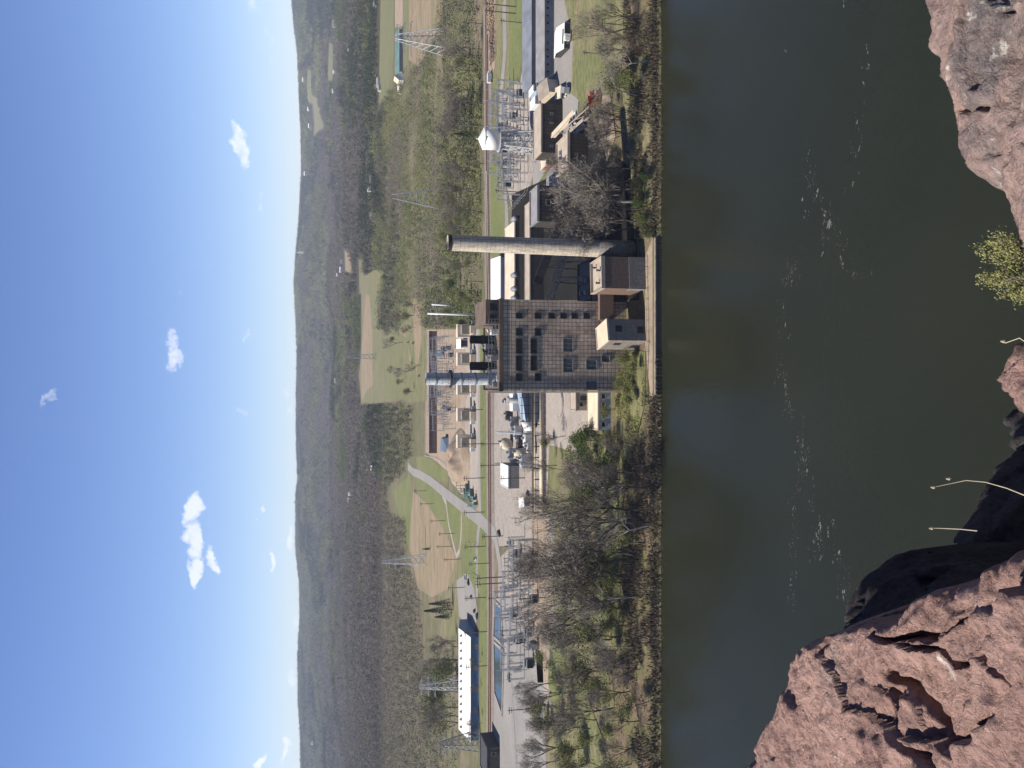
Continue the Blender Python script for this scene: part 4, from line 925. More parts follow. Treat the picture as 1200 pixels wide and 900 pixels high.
# timber and stone piles at the top right yard
rnd = random.Random(5)
kinds = [('timber_pile', 'orange brown heap of sawn timber', 'timber pile', (.36, .27, .18)), ('rubble_heap', 'rusty heap of rubble', 'heap', (.22, .15, .12))]
for i, (x, y, k) in enumerate([(574, 4, 0), (577, 8, 0), (575, 15, 0), (578, 19, 0), (575, 27, 0), (578, 38, 1), (577, 50, 1), (578, 62, 1)]):
    nm, lb, ct, col = kinds[k]; mm = M.get(nm) or mat(nm, col, tuple(v * .6 for v in col), 1.2); M[nm] = mm; p = G(x, y); q = MB()
    for j in range(46):
        a = rnd.uniform(0, math.pi); c = Vector((rnd.gauss(0, 3.4), rnd.gauss(0, 2.4), 0)); c.z = rnd.uniform(.2, 2.2) * max(.1, 1 - c.length / 9); dv = Vector((math.cos(a), math.sin(a), rnd.uniform(-.1, .2))) * rnd.uniform(1, 2.4); q.beam(c - dv, c + dv, rnd.uniform(.25, .6))
    o = q.build(nm, mm); o.location = p; meta(o, f'{lb} beside the railway, {["at the frame edge", "behind the first heap", "third from the frame edge", "fourth along", "last of the orange heaps", "first of the rusty heaps", "middle rusty heap", "last rusty heap before the parked truck"][i]}', ct)
# vehicles
def truck(p, rz, body, cab, label, name='truck', cat='truck', L=7.0):
    r = thing(name, label, cat, p, rz); q = MB(); q.box(-L / 2, L / 2 - 1.8, -1.15, 1.15, .9, 3.0 if L > 5 else 1.3); q.build('cargo_box', M[body], r)
    q = MB(); q.add([(L / 2 - 1.75, -1.1, .6), (L / 2, -1.1, .6), (L / 2, 1.1, .6), (L / 2 - 1.75, 1.1, .6), (L / 2 - 1.75, -1.1, 2.5), (L / 2 - .5, -1.1, 2.5), (L / 2 - .5, 1.1, 2.5), (L / 2 - 1.75, 1.1, 2.5)], [(0, 3, 2, 1), (4, 5, 6, 7), (0, 1, 5, 4), (1, 2, 6, 5), (2, 3, 7, 6), (3, 0, 4, 7)]); q.build('cab', M[cab], r)
    for x in (-L / 2 + 1.2, L / 2 - 1):
        for y in (-1.1, 1.1): q = MB(); q.tube([(x, y - .15, .5), (x, y + .15, .5)], .5, 12); q.build('wheel', M['soot'], r)
    return r
def car(p, rz, body, label):
    r = thing('parked_car', label, 'car', p, rz); q = MB(); sec = [(-2.2, .45, .8), (-2.1, .35, .95), (2.1, .35, .85), (2.25, .45, .7)]
    q.add([(-2.25, -.85, .35), (2.25, -.85, .35), (2.25, .85, .35), (-2.25, .85, .35), (-2.2, -.85, .95), (2.15, -.85, .85), (2.15, .85, .85), (-2.2, .85, .95)], [(0, 3, 2, 1), (4, 5, 6, 7), (0, 1, 5, 4), (1, 2, 6, 5), (2, 3, 7, 6), (3, 0, 4, 7)]); q.build('body', body, r)
    q = MB(); q.add([(-1.9, -.78, .93), (1.1, -.78, .9), (1.1, .78, .9), (-1.9, .78, .93), (-1.4, -.65, 1.45), (.4, -.65, 1.45), (.4, .65, 1.45), (-1.4, .65, 1.45)], [(4, 5, 6, 7), (0, 1, 5, 4), (1, 2, 6, 5), (2, 3, 7, 6), (3, 0, 4, 7)]); q.build('cabin', M['glass'], r)
    for x in (-1.4, 1.4):
        for y in (-.8, .8): q = MB(); q.tube([(x, y - .1, .33), (x, y + .1, .33)], .33, 10); q.build('wheel', M['soot'], r)
    return r
truck(G(577, 90), 0, 'white_wall', 'paint', 'white box truck parked by the railway beyond the switchyard')
truck(G(668, 46), R(80), 'paint', 'white_wall', 'white lorry standing in front of the white roofed open shed')
truck(G(667, 106), R(70), 'steel_grey', 'white_wall', 'grey truck beside the small cream roofed shed')
cols = [('white', (.7, .7, .7)), ('black', (.02, .02, .02)), ('silver', (.4, .41, .42)), ('dark blue', (.03, .05, .1)), ('red', (.3, .03, .03))]
CP = [(547, 676, 0, 'in the car park near the lone dark conifer'), (550, 682, 1, 'in the car park near the lone dark conifer'), (553, 700, 2, 'on the far side of the car park'), (557, 716, 1, 'at the car park end by the railway'), (560, 722, 3, 'at the car park end by the railway'), (598, 794, 1, 'alone on the asphalt yard beside the ponds'), (586, 625, 1, 'where the road meets the yard'), (598, 636, 3, 'beside the yard road by the switchyard'), (665, 107, 0, 'near the small cream roofed shed'), (676, 138, 0, 'under the conveyor'), (671, 145, 2, 'beside the conveyor trestle'), (592, 470, 0, 'next to the big blue casing'), (558, 655, 0, 'on the service road by the lawn')]
for i, (x, y, c, w_) in enumerate(CP):
    nm, cc = cols[c]; mm = M.get('car' + nm) or mat('car_paint_' + nm.replace(' ', '_'), cc, cc, 1, .35); M['car' + nm] = mm; car(G(x, y, .1), R(i * 40), mm, f'{nm} car parked {w_}')
# fences
def fence(name, label, pts, h=2.2, m='galv', sp=4):
    P = [G(x, y) for x, y in pts]; r = thing(name, label, 'fence', P[0]); q = MB(); w2 = MB()
    for a, b_ in zip(P[:-1], P[1:]):
        D = b_ - a; n = max(1, int(D.length / sp))
        for k in range(n + 1): c = a + D * (k / n) - P[0]; q.beam(c, c + Vector((0, 0, h)), .12)
        for z in (.15, h * .5, h * .98): w2.beam(a - P[0] + Vector((0, 0, z)), b_ - P[0] + Vector((0, 0, z)), .07)
    q.build('post', M[m], r)['kind'] = 'stuff'; w2.build('rail', M[m], r); return r
fence('fence', 'white fence line curving up the lawn beyond the dirt yard', [(499, 534), (511, 537), (520, 543), (526, 549)], 2, 'paint', 5)
fence('fence', 'wire fence along the yard edge behind the riverbank trees', [(650, 600), (652, 680), (653, 760)], 2.2, 'steel_grey')
fence('fence', 'wire fence along the railway lawn', [(577.5, 400), (578, 500), (579, 600)], 2.2, 'steel_grey', 5)
fence('fence', 'wire fence around the switchyard by the water tower', [(590, 112), (606, 95), (627, 104), (629, 190), (620, 226), (599, 247), (589, 200), (590, 112)], 2.4, 'galv', 5)
fence('fence', 'wooden fence between lawn and riverbank under the trees', [(704, 40), (718, 110), (716, 165)], 1.6, 'wood', 3)
fence('fence', 'low dark railing along the riverside path', [(760, 300), (762, 400), (760, 470)], 1.1, 'steel_dark', 3)

# farm buildings in the valley and on the hills
add('poultry_barn', 'very long low farm barn with teal roof between green and ploughed fields', 'barn', 472.5, 468, 34, 84, 22, 'steel_grey', 'teal', roof='gable', rise=4, group=None)
add('farmhouse', 'white gabled house at the end of the long teal roofed barn', 'house', 473, 467.5, 86, 94, 14, 'white_wall', 'cream_roof', roof='gable', rise=5, axis='y')
HS = [(469, 102, 3, 'white_wall', 'small white shed beyond the end of the teal roofed barn', 9), (469, 107, 2.4, 'cream_wall', 'cream shed, last of the sheds past the teal roofed barn', 8), (444, 96, 7, 'white_wall', 'grey roofed farmhouse at the corner of the green field', 12), (445, 103, 4, 'cream_wall', 'cream outbuilding beside the farmhouse at the green field', 9),
      (440, 2, 6, 'white_wall', 'white house by the green field at the frame edge', 12), (436, 210, 6, 'blue_wall', 'blue grey roofed house in the woods beyond the A-shaped pylon', 14), (436, 221, 4, 'white_wall', 'white barn beside the blue grey house in the woods', 12), (433, 222, 3, 'white_wall', 'white shed behind the white barn in the woods', 9), (436, 253, 5, 'white_wall', 'white cottage among dark evergreens above the chimney', 10),
      (393, 242, 3, 'white_wall', 'white house on the near ridge line among bare trees', 16), (392, 264, 3, 'white_wall', 'small white house farther along the near ridge line', 12), (401, 306, 3, 'cream_wall', 'pale house behind the tan clearing', 15), (400, 316, 4, 'white_wall', 'white house with barn beside the tan clearing', 16),
      (358, 203, 3, 'white_wall', 'white house just under the skyline on the far hill', 25), (363, 147, 3, 'white_wall', 'white house below the brown hill field', 25), (362, 127, 3, 'white_wall', 'white house at the foot of the green hill field', 25), (356, 93, 3, 'white_wall', 'white house at the top of the far hill near the skyline', 25), (391, 106, 3, 'white_wall', 'white farmhouse in the hill valley past the green strip', 18), (392, 84, 2.5, 'white_wall', 'white house beside the green valley strip', 14), (392, 27, 5, 'cream_wall', 'cream farm building group in the side valley', 25), (410, 57, 3, 'blue_wall', 'grey roofed house in the dark wooded slope', 18),
      (411, 579, 3, 'white_wall', 'white house in the wooded hillside above the road', 14), (410, 586, 4, 'white_wall', 'second white house in the wooded hillside above the road, with wide roof', 16), (437, 549, 4, 'white_wall', 'white house beside the dark conifer grove', 10), (394, 446, 4, 'cream_wall', 'tan roofed house on the slope beyond the brown field strip', 18), (367, 871, 3, 'white_wall', 'white house on the far hillside above the long hall', 22), (396, 322, 2.5, 'white_wall', 'small white outbuilding upslope of the tan clearing', 10)]
for x, y, s_, wm, lb, wd_ in HS: 
    dyp = s_ * .75
    add('farmhouse', lb, 'house', x + 1.6, x - 1.0, y - dyp, y + dyp, wd_ * .8, wm, 'grey_roof' if wm != 'white_wall' or s_ > 4 else 'paint', roof='gable', rise=wd_ * .22)
# ------------------------------------------------------------------ trees
def blob_tris(rs, n, rad, hz, cz, size, flat=.0, shell=.5, clumps=0):
    """n small leaf-clump triangles spread through an ellipsoid crown"""
    if clumps:
        d = rs.normal(size=(clumps, 3)); d /= np.linalg.norm(d, axis=1)[:, None]; d *= rs.uniform(.35, .85, (clumps, 1)); d[:, 2] = d[:, 2] * .9
        k = rs.randint(0, clumps, n); e = rs.normal(size=(n, 3)); e /= np.linalg.norm(e, axis=1)[:, None]; e *= (rs.rand(n, 1) ** .4) * rs.uniform(.2, .42, clumps)[k][:, None]
        c = d[k] + e
    else:
        d = rs.normal(size=(n, 3)); d /= np.linalg.norm(d, axis=1)[:, None]; c = d * (rs.rand(n, 1) ** shell)
    c = c * np.array([rad, rad, hz]) + np.array([0, 0, cz])
    t = rs.normal(size=(n, 3, 3)) * size * .62
    return (c[:, None, :] + t).reshape(-1, 3)
def branches(rs, h, r0, levels=4, spread=.55, up=.25, nk=(3, 5), bole=.35, lean=0):
    q = MB(); tips = []
    def grow(p, d, L, r, lv):
        pts = [p]; dd = d.copy(); k = 3
        for i in range(k):
            dd = (dd + Vector(rs.normal(size=3)) * .11 + Vector((0, 0, up * .25))).normalized(); pts.append(pts[-1] + dd * L / k)
        q.tube(pts, [r * (1 - .5 * i / k) for i in range(k + 1)], 6 if lv == 0 else 4 if lv < 2 else 3, cap=False)
        if lv >= levels: tips.append(pts[-1]); return
        for j in range(rs.randint(nk[0], nk[1] + 1)):
            f = rs.uniform(.45, 1) if lv else rs.uniform(bole, 1); i = min(k - 1, int(f * k)); b = pts[i].lerp(pts[i + 1], f * k - i)
            s_ = Vector(rs.normal(size=3)); s_ -= dd * s_.dot(dd); s_.normalize()
            nd = (dd * (1 - spread * .5) + s_ * spread + Vector((0, 0, up * .4))).normalized(); grow(b, nd, L * rs.uniform(.5, .75), r * rs.uniform(.38, .55), lv + 1)
        grow(pts[-1], dd, L * .6, r * .5, lv + 1)
    grow(Vector((0, 0, -.4)), Vector((lean, 0, 1)).normalized(), h * .5, r0, 0)
    return q, tips
def rnd_tint(rs, n): return np.repeat(rs.rand(n // 3), 3)
def make_tree(kind, seed, h):
    rs = np.random.RandomState(seed); bare = kind in ('bare', 'pale')
    r = thing({'bare': 'bare_tree', 'pale': 'sycamore_tree', 'bud': 'budding_tree', 'lime': 'leafing_tree', 'green': 'green_tree', 'ever': 'pine_tree', 'bush': 'bush', 'thicket': 'bramble_bush'}[kind], 'x', 'tree')
    if kind in ('bush', 'thicket'):
        n = 700; V = blob_tris(rs, n, h * .75, h * .55, h * .5, .24, clumps=9)
        mesh_np('foliage', V, np.arange(3 * n).reshape(-1, 3), [M['lime' if kind == 'bush' else 'bare']], parent=r, tint=rnd_tint(rs, 3 * n)); q, _ = branches(rs, h * .8, .08, 2, .7); q.build('stem', M['bark'], r); return r
    if kind == 'ever':
        q = MB(); q.tube([(0, 0, -.4), (0, 0, h * .97)], [h * .018, .03], 6); q.build('trunk', M['bark'], r); n = 2200
        z = rs.rand(n) ** .8; rad = (1 - z) * h * .24 * (.55 + .45 * np.sin(z * 60) ** 2) * rs.rand(n) ** .35; a = rs.rand(n) * 6.283
        c = np.stack([rad * np.cos(a), rad * np.sin(a), h * .1 + z * h * .9], -1); V = (c[:, None, :] + rs.normal(size=(n, 3, 3)) * .3 * np.array([1, 1, .5])).reshape(-1, 3)
        mesh_np('crown', V, np.arange(3 * n).reshape(-1, 3), [M['ever']], parent=r, tint=rnd_tint(rs, 3 * n)); return r
    q, tips = branches(rs, h, h * .014 + .05, 4 if bare else 3, .5 if kind != 'pale' else .8, .35, bole=.5 if kind == 'bare' else .35, lean=rs.uniform(-.12, .12))
    q.build('trunk', M['pale_bark' if kind == 'pale' else 'bark'], r)
    T = np.array([tuple(t) for t in tips]); 
    if bare:    # slivers of twig fanning from every branch tip
        n = min(1500, len(T) * 2); k = rs.randint(0, len(T), n); b = T[k]; d = rs.normal(size=(n, 3)) * .8 + np.array([0, 0, .5]) + (b - np.array([0, 0, h * .5])) / h; d /= np.linalg.norm(d, axis=1)[:, None]
        L = rs.uniform(.5, 1.5, (n, 1)); sd_ = rs.normal(size=(n, 3)); sd_ /= np.linalg.norm(sd_, axis=1)[:, None]
        V = np.stack([b - d * .1, b + d * L, b + d * L * .5 + sd_ * .11], 1).reshape(-1, 3); m_ = 'twig'
    else:
        n = 2600; k = rs.randint(0, len(T), n); V = (T[k][:, None, :] + rs.normal(size=(n, 1, 3)) * (.75 + .03 * h) + rs.normal(size=(n, 3, 3)) * .2).reshape(-1, 3); m_ = kind
    mesh_np('crown', V, np.arange(3 * n).reshape(-1, 3), [M[m_]], parent=r, tint=rnd_tint(rs, 3 * n)); return r
KN = {'bare': 'bare grey tree', 'pale': 'bare pale sycamore', 'bud': 'olive budding tree', 'lime': 'yellow green leafing tree', 'green': 'green leafy tree', 'ever': 'dark evergreen', 'bush': 'low yellow green bush', 'thicket': 'low brown leafless thicket bush'}
PT = {k: [make_tree(k, 10 * i + j, hh) for j, hh in enumerate(hs)] for i, (k, hs) in enumerate({'bare': (19, 23, 17, 21), 'pale': (18, 21), 'bud': (12, 14, 11), 'lime': (9, 11), 'green': (10, 12), 'ever': (13, 17), 'bush': (2.6, 3.4), 'thicket': (2.4, 3)}.items())}
fresh = {id(o): True for v in PT.values() for o in v}; TC = [0]
def plant(kind, p, where, scale=1.0, rnd=random, label=None, group=None, var=None):
    src = PT[kind][rnd.randrange(len(PT[kind])) if var is None else var]; lab = label or f'{KN[kind]} {where}'; g_ = group or (None if label else f'{KN[kind].split(" ")[-1] if kind != "bush" else "bushes"} {where}: {KN[kind]}'.replace(':', ','))
    rz = rnd.uniform(0, 6.28); ct = 'bush' if kind in ('bush', 'thicket') else 'tree'; TC[0] += 1
    if fresh.get(id(src)):
        fresh[id(src)] = False; src.location = p; src.rotation_euler = (0, 0, rz); src.scale = (scale,) * 3; src['label'] = lab; src['category'] = ct
        if g_: src['group'] = g_
        return src
    return copy_thing(src, p, rz, lab, g_, scale, ct)
WOOD = []
def wood(poly, n, kinds, where, seed, smin=.8, smax=1.15, avoid=3.0):
    """n single trees standing on the ground inside the outline"""
    rnd = random.Random(seed); xs = [a for a, _ in poly]; yy = [b for _, b in poly]; ks, wts = zip(*kinds.items()); done = []; t = 0
    P = [G(*a) for a in poly]; wp = [(p.x, p.y) for p in P]; bx = (min(p.x for p in P), max(p.x for p in P), min(p.y for p in P), max(p.y for p in P))
    while len(done) < n and t < n * 40:
        t += 1; x, y = rnd.uniform(bx[0], bx[1]), rnd.uniform(bx[2], bx[3])
        if not bool(inpoly(x, y, wp)): continue
        if any((x - a) ** 2 + (y - b) ** 2 < avoid ** 2 for a, b in done): continue
        done.append((x, y)); sc_ = rnd.uniform(smin, smax); k_ = rnd.choices(ks, wts)[0]; f_ = (sc_ - smin) / (smax - smin)
        o = plant(k_, (x, y, Hs(x, y) - .1), where, sc_, rnd)
        o['label'] = f"{'tall' if f_ > .6 else 'short' if f_ < .3 else 'middling'} {KN[k_]} {where}"; WOOD.append(o)
wood([(722, 560), (764, 560), (764, 760), (715, 760), (712, 640)], 20, {'bare': .55, 'pale': .2, 'bud': .25}, 'on the riverbank before the switchyard', 1, .8, 1.25)
wood([(700, 500), (722, 512), (722, 600), (700, 600), (690, 540)], 7, {'green': .6, 'bud': .3, 'bare': .1}, 'beyond the cream roofed office', 2, .7, .95)
wood([(655, 560), (715, 600), (712, 750), (660, 740)], 13, {'bare': .55, 'pale': .2, 'bud': .15, 'lime': .1}, 'between switchyard and riverbank', 3, .8, 1.15)
wood([(700, 640), (735, 640), (740, 730), (700, 730)], 12, {'bud': .5, 'lime': .4, 'bare': .1}, 'in thin wood above the bank', 4, .6, .9)
wood([(655, 770), (735, 760), (745, 900), (655, 900)], 24, {'bud': .45, 'bare': .35, 'lime': .2}, 'on rough ground before the ponds', 5, .7, 1.0)
wood([(738, 760), (764, 760), (764, 900), (738, 900)], 8, {'bare': .7, 'bud': .3}, 'at the waterline before the ponds', 6, .5, .8)
wood([(728, 0), (764, 0), (764, 200), (728, 200)], 17, {'bare': .65, 'bud': .25, 'pale': .1}, 'on the riverbank by the conveyor lawn', 7, .6, .9)
wood([(700, 180), (758, 190), (758, 272), (715, 278)], 10, {'bare': .8, 'pale': .2}, 'on the bank beside the dark yard', 8, .8, 1.1)
wood([(725, 470), (764, 470), (764, 560), (722, 560)], 8, {'bud': .5, 'bare': .5}, 'below the cream roofed office', 9, .4, .7)
wood([(738, 418), (757, 412), (757, 470), (730, 470)], 7, {'lime': .6, 'bud': .4}, 'in front of the boiler house', 10, .4, .6, 2)
wood([(757, 200), (766, 190), (766, 275), (757, 275)], 4, {'green': .6, 'bud': .4}, 'at the waterline by the dark yard', 11, .35, .5, 2)
wood([(645, 790), (660, 790), (665, 900), (640, 900)], 7, {'lime': .5, 'bare': .5}, 'beside the asphalt yard', 12, .7, .9)
wood([(648, 500), (665, 500), (665, 560), (648, 560)], 4, {'lime': .7, 'bare': .3}, 'beside the pipe rack', 13, .4, .7)
wood([(562, 770), (565, 765), (566, 872), (562, 872)], 4, {'bare': 1}, 'in front of the long white roofed hall', 14, .4, .5)
wood([(535, 790), (548, 780), (548, 850), (535, 850)], 6, {'bud': .8, 'bare': .2}, 'behind the long white roofed hall', 15, 1.5, 2.0, 8)
wood([(530, 750), (545, 745), (545, 790), (530, 780)], 5, {'bare': 1}, 'between the long hall and the wooded hill', 16, .9, 1.2, 8)
plant('ever', G(531, 706) , '', 1.05, label='tall pointed dark conifer standing first in the row by the car park', var=1)
plant('ever', G(531, 714), '', 1.25, label='broad dark conifer in the middle of the row by the car park', var=1)
plant('ever', G(529, 722), '', .95, label='smaller dark conifer at the end of the row by the car park', var=0)
plant('ever', G(505, 643), '', .6, label='single small dark conifer at the edge of the brown field', var=0)
p = at(752, 236, 243); plant('pale', (p.x, p.y, Hs(p.x, p.y)), '', 1.35, label='large spreading bare sycamore with pale limbs before the dark yard', var=1)
p = at(766, 612, 235); plant('bare', (p.x, p.y, Hs(p.x, p.y)), '', 1.3, label='tall black limbed bare tree leaning over the water', var=1)
wood([(735, 585), (752, 585), (752, 700), (735, 700)], 5, {'bare': 1}, 'standing tall above the waterline', 31, 1.15, 1.4)
wood([(462, 395), (470, 352), (498, 352), (498, 470), (478, 470)], 22, {'bare': .4, 'bud': .2, 'thicket': .4}, 'in the rough pasture', 33, .7, 1.1, 14)
wood([(548, 70), (566, 60), (566, 200), (548, 200)], 16, {'ever': .15, 'bare': .45, 'bud': .4}, 'across the railway behind the water tower', 17, .8, 1.1, 6)
wood([(530, 205), (564, 200), (564, 290), (525, 290)], 24, {'bare': .35, 'bud': .5, 'lime': .15}, 'across the railway behind the tall chimney', 18, .6, 1.0, 6)
wood([(525, 300), (562, 300), (562, 380), (520, 380)], 20, {'bud': .5, 'bare': .25, 'green': .25}, 'across the railway near the white poles', 19, .5, .9, 6)
count_down(WOOD)
# undergrowth on the bank
rs = np.random.RandomState(3)
def undergrowth(name, poly, n, m_, size, hmax, label=None):
    P = [G(*a) for a in poly]; wp = [(p.x, p.y) for p in P]; X = rs.uniform(min(p.x for p in P), max(p.x for p in P), n * 3); Y = rs.uniform(min(p.y for p in P), max(p.y for p in P), n * 3)
    cl = fbm(X / 7, Y / 5, 3); k = inpoly(X, Y, wp) & (cl > -.12); X = X[k][:n]; Y = Y[k][:n]; n = len(X)
    z = H(X, Y) + rs.rand(n) ** 1.5 * hmax * np.clip(.5 + fbm(X / 7, Y / 5, 3) * 2, .2, 1.2)
    c = np.stack([X, Y, z], -1); V = (c[:, None, :] + rs.normal(size=(n, 3, 3)) * size * (np.array([.5, .5, 2.2]) if m_ == 'brush' else np.array([1, 1, .8]))).reshape(-1, 3)
    t_ = fbm(X / 4, Y / 3, 2) * .5 + .5 + rs.rand(n) * .2
    return meta(mesh_np(name, V, np.arange(3 * n).reshape(-1, 3), [M[m_]], tint=np.repeat(t_, 3)), label, None, None, 'stuff')
M['brush'] = foliage_mat('brown_brush', [(.07, .052, .04), (.13, .098, .075), (.09, .07, .055), (.20, .155, .115)])
undergrowth('undergrowth', [(738, 560), (771, 462), (771, 900), (736, 900), (736, 760)], 11000, 'brush', .28, 2.6)
undergrowth('undergrowth', [(734, 0), (771, 0), (769, 278), (742, 278), (742, 180)], 10000, 'brush', .28, 2.2)
undergrowth('undergrowth', [(725, 412), (755, 412), (758, 470), (735, 560), (724, 520)], 9000, 'lime', .2, 1.6)
undergrowth('undergrowth', [(700, 600), (736, 560), (736, 900), (655, 900), (655, 780), (690, 760)], 10000, 'bud', .24, 1.5)
undergrowth('undergrowth', [(752, 200), (769, 190), (769, 280), (748, 276)], 5000, 'green', .22, 1.8)
undergrowth('undergrowth', [(668, 505), (722, 512), (728, 600), (668, 600)], 12000, 'green', .25, 2.6)
undergrowth('undergrowth', [(500, 340), (565, 340), (565, 300), (520, 300), (520, 60), (565, 60), (565, 384), (498, 384)], 26000, 'bud', .55, 2.2)

def waterline(n, m_, seed, size, hmax):
    rs = np.random.RandomState(seed); X = rs.uniform(-150, 160, n * 2); X = X[(X < P0.x - .5) | (X > P1.x + .5)][:n]; n = len(X); cl = fbm(X / 6, X * 0 + seed, 3)
    Y = 232.6 + rs.normal(size=n) * .9 + cl * 1.2; z = np.maximum(H(X, Y), -.1) + rs.rand(n) * hmax * np.clip(.6 + cl * 1.5, .15, 1.3)
    V = (np.stack([X, Y, z], -1)[:, None, :] + rs.normal(size=(n, 3, 3)) * size * np.array([.6, .6, 1.7])).reshape(-1, 3)
    meta(mesh_np('waterside_brush', V, np.arange(3 * n).reshape(-1, 3), [M[m_]], tint=np.repeat(rs.rand(n), 3)), kind='stuff')
P0, P1 = at(772, 462, 231.5), at(772, 279, 231.5)
waterline(9000, 'brush', 1, .26, 2.0); waterline(4500, 'bark', 2, .3, 1.2); waterline(2500, 'bud', 3, .24, 2.2)
OPEN = [[(424, 325), (440, 316), (452, 318), (450, 330), (446, 345), (446, 385), (470, 388), (480, 365), (490, 345), (500, 385), (497, 480), (476, 472), (424, 475), (421, 440), (424, 400)],
        [(446, -20), (520, -20), (516, 40), (492, 78), (478, 92), (458, 110), (444, 130), (444, 20)], [(520, 66), (545, 64), (562, 85), (552, 112), (522, 108)],
        [(488, 468), (497, 468), (497, 384), (566, 384), (566, 910), (540, 910), (540, 765), (500, 755), (497, 700), (478, 650), (480, 610), (458, 600), (458, 570), (478, 552), (478, 540), (487, 535)],
        [(385, 45), (393, 50), (394, 90), (385, 104)], [(360, 78), (366, 82), (368, 122), (362, 122)], [(365, 110), (374, 114), (382, 150), (368, 162)], [(403, 290), (412, 294), (416, 322), (404, 320)], [(420, 303), (427, 294), (429, 345), (420, 347)]]
def forest(name, bands, seed, ntri, tsize, vscale=1.0):
    rs = np.random.RandomState(seed); C = []
    for (y0, y1, s0, s1) in bands:
        y = y0
        while y < y1:
            s_ = s0 + (s1 - s0) * (y - y0) / (y1 - y0); hw_ = .53 * y + 20; n = int(2 * hw_ / s_)
            x = np.linspace(-hw_, hw_, n) + rs.uniform(-.45, .45, n) * s_; yy = y + rs.uniform(-.45, .45, n) * s_; C.append(np.stack([x, yy, np.full(n, s_)], -1)); y += s_ * .9
    C = np.concatenate(C); X, Y, SZ = C.T; Z = H(X, Y)
    dz = Z - 100; f = Y * math.cos(PITCH) - dz * math.sin(PITCH); dn = -Y * math.sin(PITCH) - dz * math.cos(PITCH); vx = 600 + FPX * dn / f; vy = 450 - FPX * X / f
    keep = np.ones(len(X), bool)
    for poly in OPEN: keep &= ~inpoly(vx, vy, poly)
    keep &= ~((Y < 1000) & (fbm(X / 30, Y / 45, 3) < -.5)); keep &= ~((Y < 2500) & (fbm(X / 90 + 40, Y / 120, 3) < -.55))
    X, Y, Z, SZ, vx, vy = [a[keep] for a in (X, Y, Z, SZ, vx, vy)]; n = len(X)
    g_ = np.clip(Y / 2200, .8, 2.2); lg_ = np.log(Y) * 2200; nz = rfbm(X / 110 / g_ + 7, lg_ / 200, 5, .62) * 2.2 + rs.uniform(-.2, .2, n); n2 = rfbm(X / 150 / g_ + 70, lg_ / 330, 5, .62) * 2.2 + rs.uniform(-.18, .18, n)
    kd = np.where(nz > .05, 1, 0); kd = np.where((nz > .5), 2, kd)      # 0 bare 1 bud 2 lime 3 ever 4 green
    kd = np.where(n2 > .27, 3, kd); kd = np.where((n2 < -.45) & (nz > -.1), 4, kd)
    far_ = vx < 383; kd = np.where(far_ & (nz > -.28) & (kd == 0), 1, kd)
    kd = np.where(inpoly(vx, vy, [(438, 462), (495, 470), (492, 535), (484, 552), (440, 550), (432, 500)]) & (rs.rand(n) < .8), 3, kd)
    kd = np.where(inpoly(vx, vy, [(405, 0), (444, 0), (444, 130), (420, 330), (405, 330)]) & (rs.rand(n) < .5), 3, kd)
    kd = np.where((vx > 395) & (vy > 560) & (rs.rand(n) < .75), 0, kd); kd = np.where((vx > 395) & (vx < 425) & (vy > 150) & (vy < 330) & (rs.rand(n) < .6), 0, kd)
    h = rs.uniform(8, 17, n) * np.clip(SZ / 11, .75, 1.6); h = np.where(kd == 3, h * 1.15, h); rad = np.clip(SZ * .66, 3.6, 20) * rs.uniform(.7, 1.15, n)
    rad = np.where(kd == 3, rad * .7, rad)
    d = rs.normal(size=(n, ntri, 3)); d /= np.linalg.norm(d, axis=2)[..., None]; d *= rs.rand(n, ntri, 1) ** .35; d[..., 2] = np.abs(d[..., 2]) * 1.25 - .25
    c = d * np.stack([rad, rad, h * .62], -1)[:, None, :] + np.stack([X, Y, Z + h * .38], -1)[:, None, :]
    ts_ = (tsize * SZ / 10)[:, None, None, None]
    nn = d / np.linalg.norm(d, axis=2)[..., None]; e = rs.normal(size=(n, ntri, 3, 3)); e -= .8 * (e * nn[:, :, None, :]).sum(-1, keepdims=True) * nn[:, :, None, :]
    V = (c[:, :, None, :] + e * ts_).reshape(-1, 3)
    tint = np.repeat(np.clip(rs.rand(n) * .45 + nz * .3 + .25, 0, 1), ntri * 3)
    print(name, n, 'trees')
    return meta(mesh_np(name, V, np.arange(len(V)).reshape(-1, 3), [M['bare'], M['bud'], M['lime'], M['ever'], M['green']], midx=np.repeat(kd, ntri), tint=tint), kind='stuff')
forest('valley_woods', [(485, 1350, 6.8, 9)], 11, 64, .55)
forest('hillside_woods', [(1350, 3300, 9.5, 14)], 12, 44, .92)
forest('far_hill_woods', [(3300, 6450, 15, 22)], 13, 38, 1.15)

